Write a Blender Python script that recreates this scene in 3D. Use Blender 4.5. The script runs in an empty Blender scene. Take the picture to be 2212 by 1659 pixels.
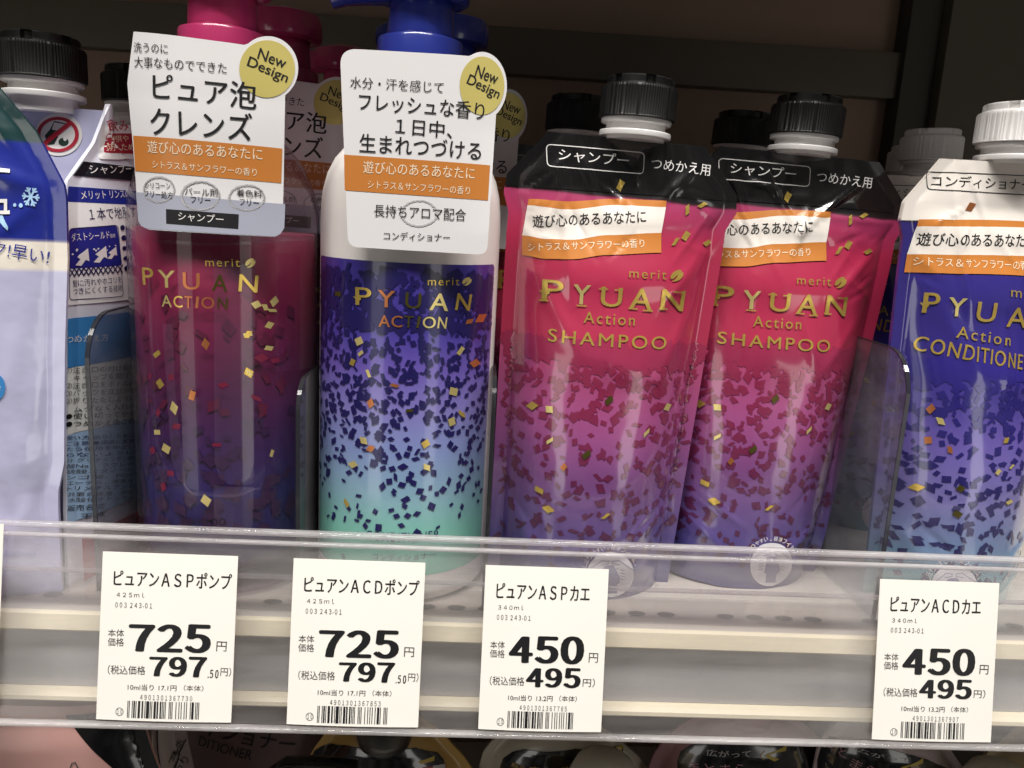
import bpy, bmesh, math, random
from mathutils import Vector, Matrix, noise
from math import sin, cos, pi, sqrt, radians, exp

# ------------------------------------------------------------------ camera
SC = bpy.context.scene
COL = SC.collection
YAW, PITCH, ROLL, EYE = 0.04717858, 0.20008718, 0.05540069, 0.14817355
FPX, PCX, PCY = 1720.0, 1106.0, 829.5            # focal length and centre in a 2212 px wide picture
fwd = Vector((sin(YAW) * cos(PITCH), cos(YAW) * cos(PITCH), -sin(PITCH)))
rgt0 = Vector((cos(YAW), -sin(YAW), 0)); up0 = rgt0.cross(fwd)
rgt = cos(ROLL) * rgt0 + sin(ROLL) * up0; upv = -sin(ROLL) * rgt0 + cos(ROLL) * up0
EYEP = Vector((0, 0, EYE))
camd = bpy.data.cameras.new('camera'); cam = bpy.data.objects.new('camera', camd); COL.objects.link(cam)
camd.sensor_width = 36; camd.lens = FPX / 2212 * 36; camd.clip_start = .01; camd.clip_end = 30
cam.matrix_world = Matrix((rgt, upv, -fwd)).transposed().to_4x4(); cam.location = EYEP
SC.camera = cam

# ------------------------------------------------------------------ world and lamps (shop interior, with added fills)
W = bpy.data.worlds.new('World'); SC.world = W; W.use_nodes = True
wn = W.node_tree; bg = wn.nodes['Background']
tc = wn.nodes.new('ShaderNodeTexCoord'); mp = wn.nodes.new('ShaderNodeMapping'); nz = wn.nodes.new('ShaderNodeTexNoise')
mp.inputs['Scale'].default_value = (7, 7, 1.2); nz.inputs['Scale'].default_value = 1.0; nz.inputs['Detail'].default_value = 1.5
cr = wn.nodes.new('ShaderNodeValToRGB')
cr.color_ramp.elements[0].position = .38; cr.color_ramp.elements[0].color = (.05, .05, .055, 1)
cr.color_ramp.elements[1].position = .66; cr.color_ramp.elements[1].color = (1, .95, .9, 1)
wn.links.new(tc.outputs['Generated'], mp.inputs[0]); wn.links.new(mp.outputs[0], nz.inputs['Vector'])
wn.links.new(nz.outputs['Fac'], cr.inputs[0]); wn.links.new(cr.outputs[0], bg.inputs['Color'])
bg.inputs['Strength'].default_value = .075

def area(name, loc, target, sx, sy, power, col=(1, .97, .92)):
    l = bpy.data.lights.new(name, 'AREA'); l.shape = 'RECTANGLE'; l.size = sx; l.size_y = sy; l.energy = power; l.color = col
    o = bpy.data.objects.new(name, l); COL.objects.link(o); o.location = loc
    o.rotation_euler = (Vector(target) - Vector(loc)).to_track_quat('-Z', 'Y').to_euler()
    return o
area('ceiling_tube', (.15, -.42, 1.70), (.03, .30, .1), 2.6, .10, 58)
area('ceiling_tube', (-.2, -.72, 2.25), (.03, .30, .1), 2.6, .12, 36)
area('added_fill', (-.72, -.72, -.10), (-.02, .3, .08), .38, .75, 1.15)  # added fill without a fixture, draws upright gleams on bottles and pouches
area('added_fill', (.80, -.80, -.12), (.05, .3, .06), .34, .75, 1.0)  # second added fill, for the gleams from the right

SC.view_settings.view_transform = 'Standard'; SC.view_settings.look = 'None'
SC.view_settings.exposure = 0; SC.view_settings.gamma = 1; SC.view_settings.use_curve_mapping = False
SC.cycles.transparent_max_bounces = 32; SC.cycles.max_bounces = 10; SC.cycles.use_denoising = True

# ------------------------------------------------------------------ materials
def lin(h):
    h = h.lstrip('#'); v = [int(h[i:i + 2], 16) / 255 for i in (0, 2, 4)]
    return tuple((c / 12.92 if c <= .04045 else ((c + .055) / 1.055) ** 2.4) for c in v)
def C4(c): return (*(lin(c) if isinstance(c, str) else c), 1)
MATS = {}
def mat(name, color='#808080', rough=.5, metal=0, coat=0, spec=.5, coat_rough=.08, noise_amt=0, noise_scale=60, bump=0, bump_scale=200, emit=0, sss=0):
    if name in MATS: return MATS[name]
    m = bpy.data.materials.new(name); m.use_nodes = True; MATS[name] = m
    nt = m.node_tree; b = nt.nodes['Principled BSDF']; i = b.inputs
    i['Base Color'].default_value = C4(color); i['Roughness'].default_value = rough; i['Metallic'].default_value = metal
    i['Coat Weight'].default_value = coat; i['Coat Roughness'].default_value = coat_rough; i['Specular IOR Level'].default_value = spec
    if sss: i['Subsurface Weight'].default_value = sss; i['Subsurface Radius'].default_value = (.004, .004, .004); i['Subsurface Scale'].default_value = 1
    if noise_amt or bump:
        t = nt.nodes.new('ShaderNodeTexCoord')
        n = nt.nodes.new('ShaderNodeTexNoise'); n.inputs['Scale'].default_value = noise_scale; n.inputs['Detail'].default_value = 4
        nt.links.new(t.outputs['Object'], n.inputs['Vector'])
        if noise_amt:
            r = nt.nodes.new('ShaderNodeMapRange'); r.inputs[3].default_value = 1 - noise_amt; r.inputs[4].default_value = 1 + noise_amt
            nt.links.new(n.outputs['Fac'], r.inputs[0])
            mx = nt.nodes.new('ShaderNodeMix'); mx.data_type = 'RGBA'; mx.blend_type = 'MULTIPLY'; mx.inputs[0].default_value = 1
            mx.inputs[6].default_value = C4(color); nt.links.new(r.outputs[0], mx.inputs[7]); nt.links.new(mx.outputs[2], i['Base Color'])
        if bump:
            n2 = nt.nodes.new('ShaderNodeTexNoise'); n2.inputs['Scale'].default_value = bump_scale; n2.inputs['Detail'].default_value = 2
            nt.links.new(t.outputs['Object'], n2.inputs['Vector'])
            bp = nt.nodes.new('ShaderNodeBump'); bp.inputs['Strength'].default_value = bump; bp.inputs['Distance'].default_value = .0006
            nt.links.new(n2.outputs['Fac'], bp.inputs['Height']); nt.links.new(bp.outputs[0], i['Normal'])
    return m
def ramp_mat(name, stops, z0, z1, rough=.3, coat=.4, coat_rough=.1, metal=0, spec=.5, wob=0.0, bump=0, alpha=None):
    """colour printed as a gradient along the object's height (z0..z1 metres)"""
    if name in MATS: return MATS[name]
    m = mat(name, '#888888', rough, metal, coat, spec, coat_rough); nt = m.node_tree; b = nt.nodes['Principled BSDF']
    b.inputs['Coat IOR'].default_value = 1.9 if 'film' in name else 1.55
    t = nt.nodes.new('ShaderNodeTexCoord'); s = nt.nodes.new('ShaderNodeSeparateXYZ'); nt.links.new(t.outputs['Object'], s.inputs[0])
    r = nt.nodes.new('ShaderNodeMapRange'); r.inputs[1].default_value = z0; r.inputs[2].default_value = z1
    src = s.outputs['Z']
    if wob:
        n = nt.nodes.new('ShaderNodeTexNoise'); n.inputs['Scale'].default_value = 35; nt.links.new(t.outputs['Object'], n.inputs['Vector'])
        a = nt.nodes.new('ShaderNodeMath'); a.operation = 'MULTIPLY_ADD'; a.inputs[1].default_value = wob; nt.links.new(n.outputs['Fac'], a.inputs[0]); nt.links.new(src, a.inputs[2]); src = a.outputs[0]
    nt.links.new(src, r.inputs[0])
    c = nt.nodes.new('ShaderNodeValToRGB'); e = c.color_ramp.elements
    while len(e) < len(stops): e.new(.5)
    for k, (p, col) in enumerate(sorted(stops)): e[k].position = p; e[k].color = C4(col)
    nt.links.new(r.outputs[0], c.inputs[0]); nt.links.new(c.outputs[0], b.inputs['Base Color'])
    if bump:
        n2 = nt.nodes.new('ShaderNodeTexNoise'); n2.inputs['Scale'].default_value = 45; n2.inputs['Detail'].default_value = 3
        nt.links.new(t.outputs['Object'], n2.inputs['Vector'])
        bp = nt.nodes.new('ShaderNodeBump'); bp.inputs['Strength'].default_value = bump; bp.inputs['Distance'].default_value = .002
        nt.links.new(n2.outputs['Fac'], bp.inputs['Height'])
        nt.links.new(bp.outputs[0], b.inputs['Normal']); nt.links.new(bp.outputs[0], b.inputs['Coat Normal'])
    return m
def clear_mat(name, tint=(1, 1, 1), haze=.1, hazecol='#d8d2d4', gloss_rough=.06, fres=1.45, gmax=1.0, scuff=None):
    """clear plastic: tinted see-through film + a little milky haze + a mirror-like sheen"""
    if name in MATS: return MATS[name]
    m = bpy.data.materials.new(name); m.use_nodes = True; MATS[name] = m; nt = m.node_tree
    nt.nodes.remove(nt.nodes['Principled BSDF']); out = nt.nodes['Material Output']
    tr = nt.nodes.new('ShaderNodeBsdfTransparent'); tr.inputs[0].default_value = C4(tint)
    df = nt.nodes.new('ShaderNodeBsdfDiffuse'); df.inputs[0].default_value = C4(hazecol)
    tl = nt.nodes.new('ShaderNodeBsdfTranslucent'); tl.inputs[0].default_value = C4(hazecol)
    dm = nt.nodes.new('ShaderNodeMixShader'); dm.inputs[0].default_value = .4
    nt.links.new(df.outputs[0], dm.inputs[1]); nt.links.new(tl.outputs[0], dm.inputs[2])
    mx = nt.nodes.new('ShaderNodeMixShader'); mx.inputs[0].default_value = haze
    nt.links.new(tr.outputs[0], mx.inputs[1]); nt.links.new(dm.outputs[0], mx.inputs[2])
    if scuff:
        tc_ = nt.nodes.new('ShaderNodeTexCoord'); mpp = nt.nodes.new('ShaderNodeMapping'); mpp.inputs['Scale'].default_value = scuff
        ns = nt.nodes.new('ShaderNodeTexNoise'); ns.inputs['Scale'].default_value = 1; ns.inputs['Detail'].default_value = 5; ns.inputs['Roughness'].default_value = .65
        mr = nt.nodes.new('ShaderNodeMapRange'); mr.inputs[1].default_value = .35; mr.inputs[2].default_value = .75; mr.inputs[3].default_value = haze * .45; mr.inputs[4].default_value = min(1, haze * 2.1)
        nt.links.new(tc_.outputs['Object'], mpp.inputs[0]); nt.links.new(mpp.outputs[0], ns.inputs['Vector']); nt.links.new(ns.outputs['Fac'], mr.inputs[0]); nt.links.new(mr.outputs[0], mx.inputs[0])
    gl = nt.nodes.new('ShaderNodeBsdfGlossy'); gl.inputs['Roughness'].default_value = gloss_rough
    # Schlick reflectance, the same from both sides of the film
    lw = nt.nodes.new('ShaderNodeLayerWeight'); lw.inputs[0].default_value = .5
    p5 = nt.nodes.new('ShaderNodeMath'); p5.operation = 'POWER'; p5.inputs[1].default_value = 5; nt.links.new(lw.outputs['Facing'], p5.inputs[0])
    g2 = nt.nodes.new('ShaderNodeMath'); g2.operation = 'MULTIPLY_ADD'; g2.inputs[1].default_value = .9 * gmax; g2.inputs[2].default_value = .04 * gmax; nt.links.new(p5.outputs[0], g2.inputs[0])
    m2 = nt.nodes.new('ShaderNodeMixShader'); nt.links.new(g2.outputs[0], m2.inputs[0])
    nt.links.new(mx.outputs[0], m2.inputs[1]); nt.links.new(gl.outputs[0], m2.inputs[2])
    nt.links.new(m2.outputs[0], out.inputs['Surface'])
    return m

INK = mat('black_ink', '#1b1a1c', .45)
INKG = mat('grey_ink', '#4d4a4b', .5)
INKR = mat('red_ink', '#b3283c', .4)
INKB = mat('blue_ink', '#26308c', .4, coat=.3)
INKDB = mat('navy_ink', '#171c50', .4, coat=.3)
INKW = mat('white_ink', '#eae6e4', .4)
INKP = mat('pale_ink', '#f1dcc0', .4)
ORANGE = mat('orange_print', '#c67c38', .38, coat=.25)
BANW = mat('banner_white', '#ece4dc', .38, coat=.3)
BANB = mat('banner_black', '#121112', .25, coat=1, coat_rough=.1)
BANB.node_tree.nodes['Principled BSDF'].inputs['Coat IOR'].default_value = 1.8
GOLD = mat('gold_foil', '#ecca68', .26, metal=.7, noise_amt=.32, noise_scale=55, bump=.5, bump_scale=70)  # tone noise paints uneven reflections into the foil
GOLDP = mat('pale_gold_foil', '#f0dc90', .28, metal=.6, noise_amt=.25, noise_scale=70, bump=.4, bump_scale=70)  # on lettering, a pale reflection painted into the gold foil
FOIL_ORANGE = mat('orange_tone_foil', '#cf8250', .3, metal=.65, noise_amt=.3, noise_scale=60, bump=.4, bump_scale=70)  # on lettering, an orange reflection painted into the gold foil
FOIL_DARK = mat('dark_tone_foil', '#6a6230', .3, metal=.7)  # on lettering, a dark reflection painted into the gold foil
STICKER = mat('gold_sticker', '#e2d27c', .36, metal=.35, noise_amt=.10, noise_scale=30)
SKY = mat('sky_blue_print', '#3d86c6', .4, coat=.3)
PALE = mat('pale_blue_print', '#a9cdec', .4)
CREAM = mat('cream_print', '#f0e7da', .4, coat=.3)
GREYP = mat('grey_print', '#b9b7b9', .5)
LILAC = mat('lilac_print', '#8d93bd', .45)
CONF_RED = mat('crimson_confetti', '#8d1d40', .3, coat=.5)
CONF_NAVY = mat('navy_confetti', '#1f1a55', .3, coat=.5)
CONF_DP = mat('plum_confetti', '#4a1230', .3, coat=.5)
REDBOX = mat('red_box_print', '#a4243a', .4)
WHITEP = mat('white_plastic', '#e9e6e4', .35, spec=.5, sss=.15)
BLACKP = mat('black_plastic', '#141414', .38, bump=.0)
CARD = mat('white_card', '#e6e3e4', .3, coat=.25, coat_rough=.25)
CARDLOW = mat('grey_card_panel', '#a6a8b8', .35, coat=.2)
PAPER = mat('tag_paper', '#f6f2ea', .6, noise_amt=.02, noise_scale=40)

# ------------------------------------------------------------------ mesh helpers
def link(o, parent=None):
    COL.objects.link(o)
    if parent is not None: o.parent = parent
    return o
def mesh_obj(name, verts, faces, mats, parent=None, fm=None, smooth=True, normals=None, recalc=True):
    me = bpy.data.meshes.new(name); me.from_pydata([tuple(v) for v in verts], [], faces)
    for m in (mats if isinstance(mats, (list, tuple)) else [mats]): me.materials.append(m)
    if fm: me.polygons.foreach_set('material_index', fm)
    me.validate(verbose=False)
    if recalc and normals is None:
        b = bmesh.new(); b.from_mesh(me); bmesh.ops.recalc_face_normals(b, faces=b.faces); b.to_mesh(me); b.free()
    me.polygons.foreach_set('use_smooth', [smooth] * len(me.polygons))
    if normals is not None and len(normals) == len(me.vertices): me.normals_split_custom_set_from_vertices([tuple(n) for n in normals])
    me.update()
    return link(bpy.data.objects.new(name, me), parent)
def sharp(o, deg=35):
    o.data.set_sharp_from_angle(angle=radians(deg)); return o
def thing(name, label, cat, loc=(0, 0, 0), rot=(0, 0, 0), group=None):
    o = bpy.data.objects.new(name, None); o.empty_display_size = .02; COL.objects.link(o)
    o.location = loc; o.rotation_euler = rot; o['label'] = label; o['category'] = cat
    if group: o['group'] = group
    return o
def tag(o, label, cat, group=None):
    o['label'] = label; o['category'] = cat
    if group: o['group'] = group
    return o
def copy_thing(root, loc, label, rot=None):
    r = root.copy(); COL.objects.link(r); r.location = loc; r['label'] = label
    if rot is not None: r.rotation_euler = rot
    def rec(src, dst):
        for ch in src.children:
            c = ch.copy(); COL.objects.link(c); c.parent = dst; rec(ch, c)
    rec(root, r)
    return r
def lathe(prof, seg=64, a0=0, a1=2 * pi, fr=None, cx=0, cy=0):
    """profile [(r,z)] in metres -> verts, faces; fr(a,r,z) may change the radius"""
    full = abs(a1 - a0 - 2 * pi) < 1e-6; n = seg if full else seg + 1
    V, F = [], []
    for r, z in prof:
        for k in range(n):
            a = a0 + (a1 - a0) * k / seg; rr = fr(a, r, z) if fr else r
            V.append((cx + rr * sin(a), cy - rr * cos(a), z))
    for j in range(len(prof) - 1):
        for k in range(seg):
            k2 = (k + 1) % n if full else k + 1
            F.append((j * n + k, j * n + k2, (j + 1) * n + k2, (j + 1) * n + k))
    if full:
        if prof[0][0] > 1e-6: F.append(tuple(range(n))[::-1])
        if prof[-1][0] > 1e-6: F.append(tuple((len(prof) - 1) * n + k for k in range(n)))
    return V, F
def box(x0, x1, y0, y1, z0, z1):
    V = [(x, y, z) for z in (z0, z1) for y in (y0, y1) for x in (x0, x1)]
    return V, [(0, 2, 3, 1), (4, 5, 7, 6), (0, 1, 5, 4), (2, 6, 7, 3), (0, 4, 6, 2), (1, 3, 7, 5)]
def join(*parts):
    V, F = [], []
    for v, f in parts:
        n = len(V); V += list(v); F += [tuple(i + n for i in q) for q in f]
    return V, F
def bevel(o, w=.0006, seg=2):
    b = bmesh.new(); b.from_mesh(o.data)
    bmesh.ops.bevel(b, geom=[e for e in b.edges if e.calc_face_angle(0) > radians(40)], offset=w, segments=seg, affect='EDGES', profile=.6, clamp_overlap=True)
    b.to_mesh(o.data); b.free(); o.data.polygons.foreach_set('use_smooth', [True] * len(o.data.polygons)); sharp(o, 50); return o
def sweep(path, r, seg=10):
    V, F = [], []
    n = len(path)
    for i, p in enumerate(path):
        p = Vector(p); d = (Vector(path[min(i + 1, n - 1)]) - Vector(path[max(i - 1, 0)])).normalized()
        u = d.cross(Vector((0, 0, 1))); u = u.normalized() if u.length > 1e-4 else Vector((1, 0, 0)); w = d.cross(u)
        rr = r[i] if isinstance(r, (list, tuple)) else r
        for k in range(seg):
            a = 2 * pi * k / seg; V.append(p + u * rr * cos(a) + w * rr * sin(a))
    for i in range(n - 1):
        for k in range(seg): F.append((i * seg + k, i * seg + (k + 1) % seg, (i + 1) * seg + (k + 1) % seg, (i + 1) * seg + k))
    F.append(tuple(range(seg))[::-1]); F.append(tuple((n - 1) * seg + k for k in range(seg)))
    return V, F

# ------------------------------------------------------------------ printed artwork
TXT = {}
FW = lambda t: ''.join(chr(ord(c) + 0xFEE0) if '0' <= c <= '9' else c for c in t)
def glyphs(s, bold=0, space=1.0):
    key = (s, bold, space)
    if key in TXT: return TXT[key]
    cu = bpy.data.curves.new('t', 'FONT'); cu.body = s; cu.offset = bold; cu.space_character = space; cu.resolution_u = 4
    ob = bpy.data.objects.new('t', cu); COL.objects.link(ob); bpy.context.view_layer.update()
    me = bpy.data.meshes.new_from_object(ob.evaluated_get(bpy.context.evaluated_depsgraph_get()))
    v = [(q.co.x, q.co.y) for q in me.vertices]; f = [tuple(p.vertices) for p in me.polygons]
    bpy.data.objects.remove(ob); bpy.data.curves.remove(cu); bpy.data.meshes.remove(me)
    x0 = min(p[0] for p in v); x1 = max(p[0] for p in v); y0 = min(p[1] for p in v); y1 = max(p[1] for p in v)
    v = [((p[0] - x0) / (x1 - x0), (p[1] - y0) / (y1 - y0)) for p in v]
    TXT[key] = (v, f); return TXT[key]

class Surf:
    """the front of a thing as y = f(x,z) in its own space; turns points of a 2212 px survey grid into (x,z)"""
    def __init__(s, loc, rot, f):
        s.M = Matrix.LocRotScale(Vector(loc), __import__('mathutils').Euler(rot), None); s.I = s.M.inverted(); s.f = f
        s.o = s.I @ EYEP
    def L(s, px, py):
        d = rgt * ((px - PCX) / FPX) - upv * ((py - PCY) / FPX) + fwd; d = s.I.to_3x3() @ d
        y = s.f(0, .1)
        for _ in range(6):
            t = (y - s.o.y) / d.y; x = s.o.x + d.x * t; z = s.o.z + d.z * t; y = s.f(x, z)
        return (x, z)
    def N(s, x, z, e=.0004):
        a = (s.f(x + e, z) - s.f(x - e, z)) / (2 * e); b = (s.f(x, z + e) - s.f(x, z - e)) / (2 * e)
        return Vector((a, -1, b)).normalized()

def split_tris(V, T, maxlen):
    """halve every edge longer than maxlen until none is left (2-D vertices, triangles)"""
    V = [tuple(v) for v in V]; m2 = maxlen * maxlen
    for _ in range(8):
        mid = {}; out = []; any_ = False
        def M(a, b):
            k = (a, b) if a < b else (b, a)
            if k in mid: return mid[k]
            d = (V[a][0] - V[b][0]) ** 2 + (V[a][1] - V[b][1]) ** 2
            if d <= m2: mid[k] = None
            else: mid[k] = len(V); V.append(((V[a][0] + V[b][0]) / 2, (V[a][1] + V[b][1]) / 2))
            return mid[k]
        for a, b, c in T:
            x, y, z = M(a, b), M(b, c), M(c, a); n = sum(q is not None for q in (x, y, z))
            if n == 0: out.append((a, b, c)); continue
            any_ = True
            if n == 3: out += [(a, x, z), (x, b, y), (z, y, c), (x, y, z)]
            elif n == 1:
                if x is not None: out += [(a, x, c), (x, b, c)]
                elif y is not None: out += [(b, y, a), (y, c, a)]
                else: out += [(c, z, b), (z, a, b)]
            else:
                if z is None: out += [(x, b, y), (a, x, y), (a, y, c)]
                elif x is None: out += [(y, c, z), (b, y, z), (b, z, a)]
                else: out += [(z, a, x), (c, z, x), (c, x, b)]
        T = out
        if not any_: break
    return V, T

class Art:
    def __init__(s, surf): s.S = surf; s.items = []
    def add(s, v, f, m, lay=1): s.items.append((v, f, m, lay))
    def text(s, t, bl, br, h, m, lay=3, bold=0, space=1.0, up=None):
        a = Vector(s.S.L(*bl)); b = Vector(s.S.L(*br)); c = Vector(s.S.L(bl[0], bl[1] - h)); d = b - a
        n = Vector((-d.y, d.x)).normalized() * (c - a).length
        v, f = glyphs(t, 0, space)
        hv = bold * n.length * .9
        for k in ((-1, 0, 1) if bold else ()):
            s.add([tuple(a + d * p[0] + d.normalized() * hv * k + n * p[1] + n.normalized() * hv * .35 * (1 if k else 0) * k) for p in v], f, m, lay + .18 * k)
        if not bold: s.add([tuple(a + d * p[0] + n * p[1]) for p in v], f, m, lay)
    def poly(s, pts, m, lay=1, local=False):
        p = pts if local else [s.S.L(*q) for q in pts]
        s.add([tuple(q) for q in p], [tuple(range(len(p)))], m, lay)
    def ell(s, c, rx, ry, m, lay=1, n=48, ring=0, jit=0, rot=0, a0=0, a1=2 * pi):
        rnd = random.Random(int(c[0] * 7 + c[1]))
        def P(a, k): 
            x, y = rx * k * cos(a), ry * k * sin(a)
            return s.S.L(c[0] + x * cos(rot) - y * sin(rot), c[1] + x * sin(rot) + y * cos(rot))
        if not ring: s.add([P(a0 + (a1 - a0) * k / n, 1) for k in range(n)], [tuple(range(n))], m, lay); return
        V, F = [], []
        for k in range(n + 1):
            a = a0 + (a1 - a0) * k / n; j = jit * (rnd.random() - .5); w = ring * (1 + jit * 8 * (rnd.random() - .5))
            V += [P(a, 1 + j), P(a, 1 + j - w)]
        for k in range(n): F.append((2 * k, 2 * k + 1, 2 * k + 3, 2 * k + 2))
        s.add(V, F, m, lay)
    def line(s, pts, w, m, lay=3, closed=False):
        P = [Vector(s.S.L(*q)) for q in pts]
        if closed: P.append(P[0])
        for a, b in zip(P, P[1:]):
            d = b - a
            if d.length < 1e-6: continue
            n = Vector((-d.y, d.x)).normalized() * w / 2; e = d.normalized() * w * .4
            s.add([tuple(a - e + n), tuple(a - e - n), tuple(b + e - n), tuple(b + e + n)], [(0, 1, 2, 3)], m, lay)
    def rrect(s, tl, tr, br, bl, r, w, m, lay=3):
        c = [tl, tr, br, bl]; pts = []
        for i in range(4):
            p = Vector(c[i]); a = (Vector(c[i - 1]) - p).normalized(); b = (Vector(c[(i + 1) % 4]) - p).normalized()
            for k in range(5):
                t = k / 4; pts.append(tuple(p + a * r * (1 - t) ** 2 + b * r * t ** 2))
        if w: s.line(pts, w, m, lay, True)
        else: s.poly(pts, m, lay)
    def band(s, rows, m, lay=1, n=24):
        """region between two polylines given left to right (survey px)"""
        def samp(pl, t):
            x = pl[0][0] + (pl[-1][0] - pl[0][0]) * t
            for a, b in zip(pl, pl[1:]):
                if x <= b[0] or b is pl[-1]:
                    k = (x - a[0]) / (b[0] - a[0]); k = max(0, min(1, k)); k2 = k * k * (3 - 2 * k) if len(pl) > 2 else k
                    return (x, a[1] + (b[1] - a[1]) * k2)
        V, F = [], []
        for k in range(n + 1): V += [s.S.L(*samp(rows[0], k / n)), s.S.L(*samp(rows[1], k / n))]
        for k in range(n): F.append((2 * k, 2 * k + 1, 2 * k + 3, 2 * k + 2))
        s.add(V, F, m, lay)
    def bit(s, p, m, size=.0032, lay=2, seed=0, local=False):
        rnd = random.Random(int(p[0] * 131 + p[1] * 17) + seed) if not local else seed
        x, z = p if local else s.S.L(*p)
        a = rnd.random() * pi; w = size * rnd.uniform(.85, 1.2) / 2; h = size * rnd.choice((.45, .6, .8, .95, 1.0)) * rnd.uniform(.85, 1.1) / 2; k = rnd.uniform(-.7, .7)
        q = []
        for i, j in ((-1, -1), (1, -1), (1, 1), (-1, 1)):
            u = i * w + j * k * w * .6; v = j * h; q.append((x + u * cos(a) - v * sin(a), z + u * sin(a) + v * cos(a)))
        s.add(q, [(0, 1, 2, 3)], m, lay)
    def build(s, name, parent, step=.00009, base=.00016, maxlen=.0028, flat=False, clip=None, mapf=None):
        mats, V, F, FM, NN = [], [], [], [], []
        for v, f, m, lay in s.items:
            if m not in mats: mats.append(m)
            mi = mats.index(m)
            b = bmesh.new(); bv = [b.verts.new((p[0], p[1], 0)) for p in v]
            for q in f:
                try: b.faces.new([bv[i] for i in q])
                except ValueError: pass
            if not flat:
                bmesh.ops.triangulate(b, faces=b.faces[:], ngon_method='EAR_CLIP'); b.verts.index_update()
                v2, t2 = split_tris([(q.co.x, q.co.y) for q in b.verts], [tuple(x.index for x in q.verts) for q in b.faces], maxlen)
                b.free(); b = bmesh.new(); bv = [b.verts.new((p[0], p[1], 0)) for p in v2]
                for q in t2:
                    try: b.faces.new([bv[i] for i in q])
                    except ValueError: pass
            n0 = len(V); b.verts.index_update()
            off = base + step * lay
            for q in b.verts:
                x, z = q.co.x, q.co.y
                if mapf: P, N = mapf(x, z)
                else: P = Vector((x, s.S.f(x, z), z)); N = s.S.N(x, z) if not flat else Vector((0, -1, 0))
                V.append(P + N * off); NN.append(N)
            for q in b.faces:
                F.append(tuple(x.index + n0 for x in q.verts)); FM.append(mi)
            b.free()
        # face the front: flip faces whose normal looks away
        G = []
        for q in F:
            a, c, d = V[q[0]], V[q[1]], V[q[2]]
            G.append(q if (c - a).cross(d - a).dot(NN[q[0]]) >= 0 else q[::-1])
        return mesh_obj(name, V, G, mats, parent, FM, True, NN, recalc=False)

# ------------------------------------------------------------------ shelving
cream = mat('cream_steel', '#e9dfc6', .42, noise_amt=.06, noise_scale=25)
steel = mat('grey_steel_face', '#b7b6b8', .5, metal=.1, noise_amt=.15, noise_scale=6)
brown = mat('brown_back_board', '#8a7364', .7, noise_amt=.12, noise_scale=9)
olive = mat('olive_steel', '#544e43', .6, noise_amt=.15, noise_scale=12)
darkst = mat('dark_steel', '#38352f', .6)
shelf_floor = mat('shelf_paint', '#c2bcb4', .4, noise_amt=.05, noise_scale=30)
XL, XR = -.62, .75
def lip(name, z1, z0, t):
    pr = [(.0034 if z1 < 0 else .0009, z1), (.0002, z1), (-.0010, z1 - .0006), (-.0022, z0 + .0022), (-.0025, z0 + .0008), (-.0018, z0), (.0034 if z1 < 0 else .0009, z0)]
    n = len(pr); V = [(x, p[0], p[1]) for x in (XL, XR) for p in pr]
    F = [(k, (k + 1) % n, n + (k + 1) % n, n + k) for k in range(n)] + [tuple(range(n)), tuple(range(n, 2 * n))]
    return sharp(mesh_obj(name, V, F, cream, t), 40)
def shelf(label, dz, front=.2745):
    t = thing('store_shelf', label, 'shelf', (0, front, dz))
    o = mesh_obj('shelf_board', *box(XL, XR, .001, .40, -.004, -.0002), shelf_floor, t, smooth=False)
    lip('front_lip', 0, -.0068, t)
    mesh_obj('front_face', *box(XL, XR, .0022, .0035, -.0315, -.0069), steel, t, smooth=False)
    lip('bottom_lip', -.0317, -.0354, t)
    return t
sh = shelf('cream edged steel shelf holding the bottles and refill pouches behind the price rail', 0)
# slots punched along the shelf front
vs, fs = [], []
for k in range(62):
    x = -.31 + k * .0118
    if k % 5 == 4: continue
    n0 = len(vs)
    for a in range(14): vs.append((x + .0036 * cos(2 * pi * a / 14), .0125 + .0022 * sin(2 * pi * a / 14), .0001))
    fs.append(tuple(range(n0, n0 + 14)))
mesh_obj('slot_row', vs, fs, mat('slot_dark', '#4a4644', .7), sh, smooth=False)
shelf('shelf above the bottles', .350, .262)
shelf('lower shelf under the second row of bottles', -.30, .262)
t = thing('back_panel', 'dark brown back board with steel crossbar and upright behind the bottles', 'back panel', (0, .622, -.30))
mesh_obj('board', *box(XL, XR, .0, .01, 0, 1.1), brown, t, smooth=False)
bevel(mesh_obj('crossbar', *box(XL, .322, -.014, -.0003, .553, .585), olive, t, smooth=False), .001)
bevel(mesh_obj('upright', *box(.324, XR, -.03, -.0003, 0, 1.1), olive, t, smooth=False), .0015)
bevel(mesh_obj('hook_strip', *box(.300, .3235, -.02, -.0003, 0, 1.1), darkst, t, smooth=False), .001)
for x in (XL - .012, XR + .002):
    tag(bevel(mesh_obj('end_panel', *box(x, x + .01, .262, .632, -.34, .8), olive, None, smooth=False), .001),
        'olive steel end panel at the ' + ('left' if x < 0 else 'right') + ' end of the shelves', 'panel')

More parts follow.
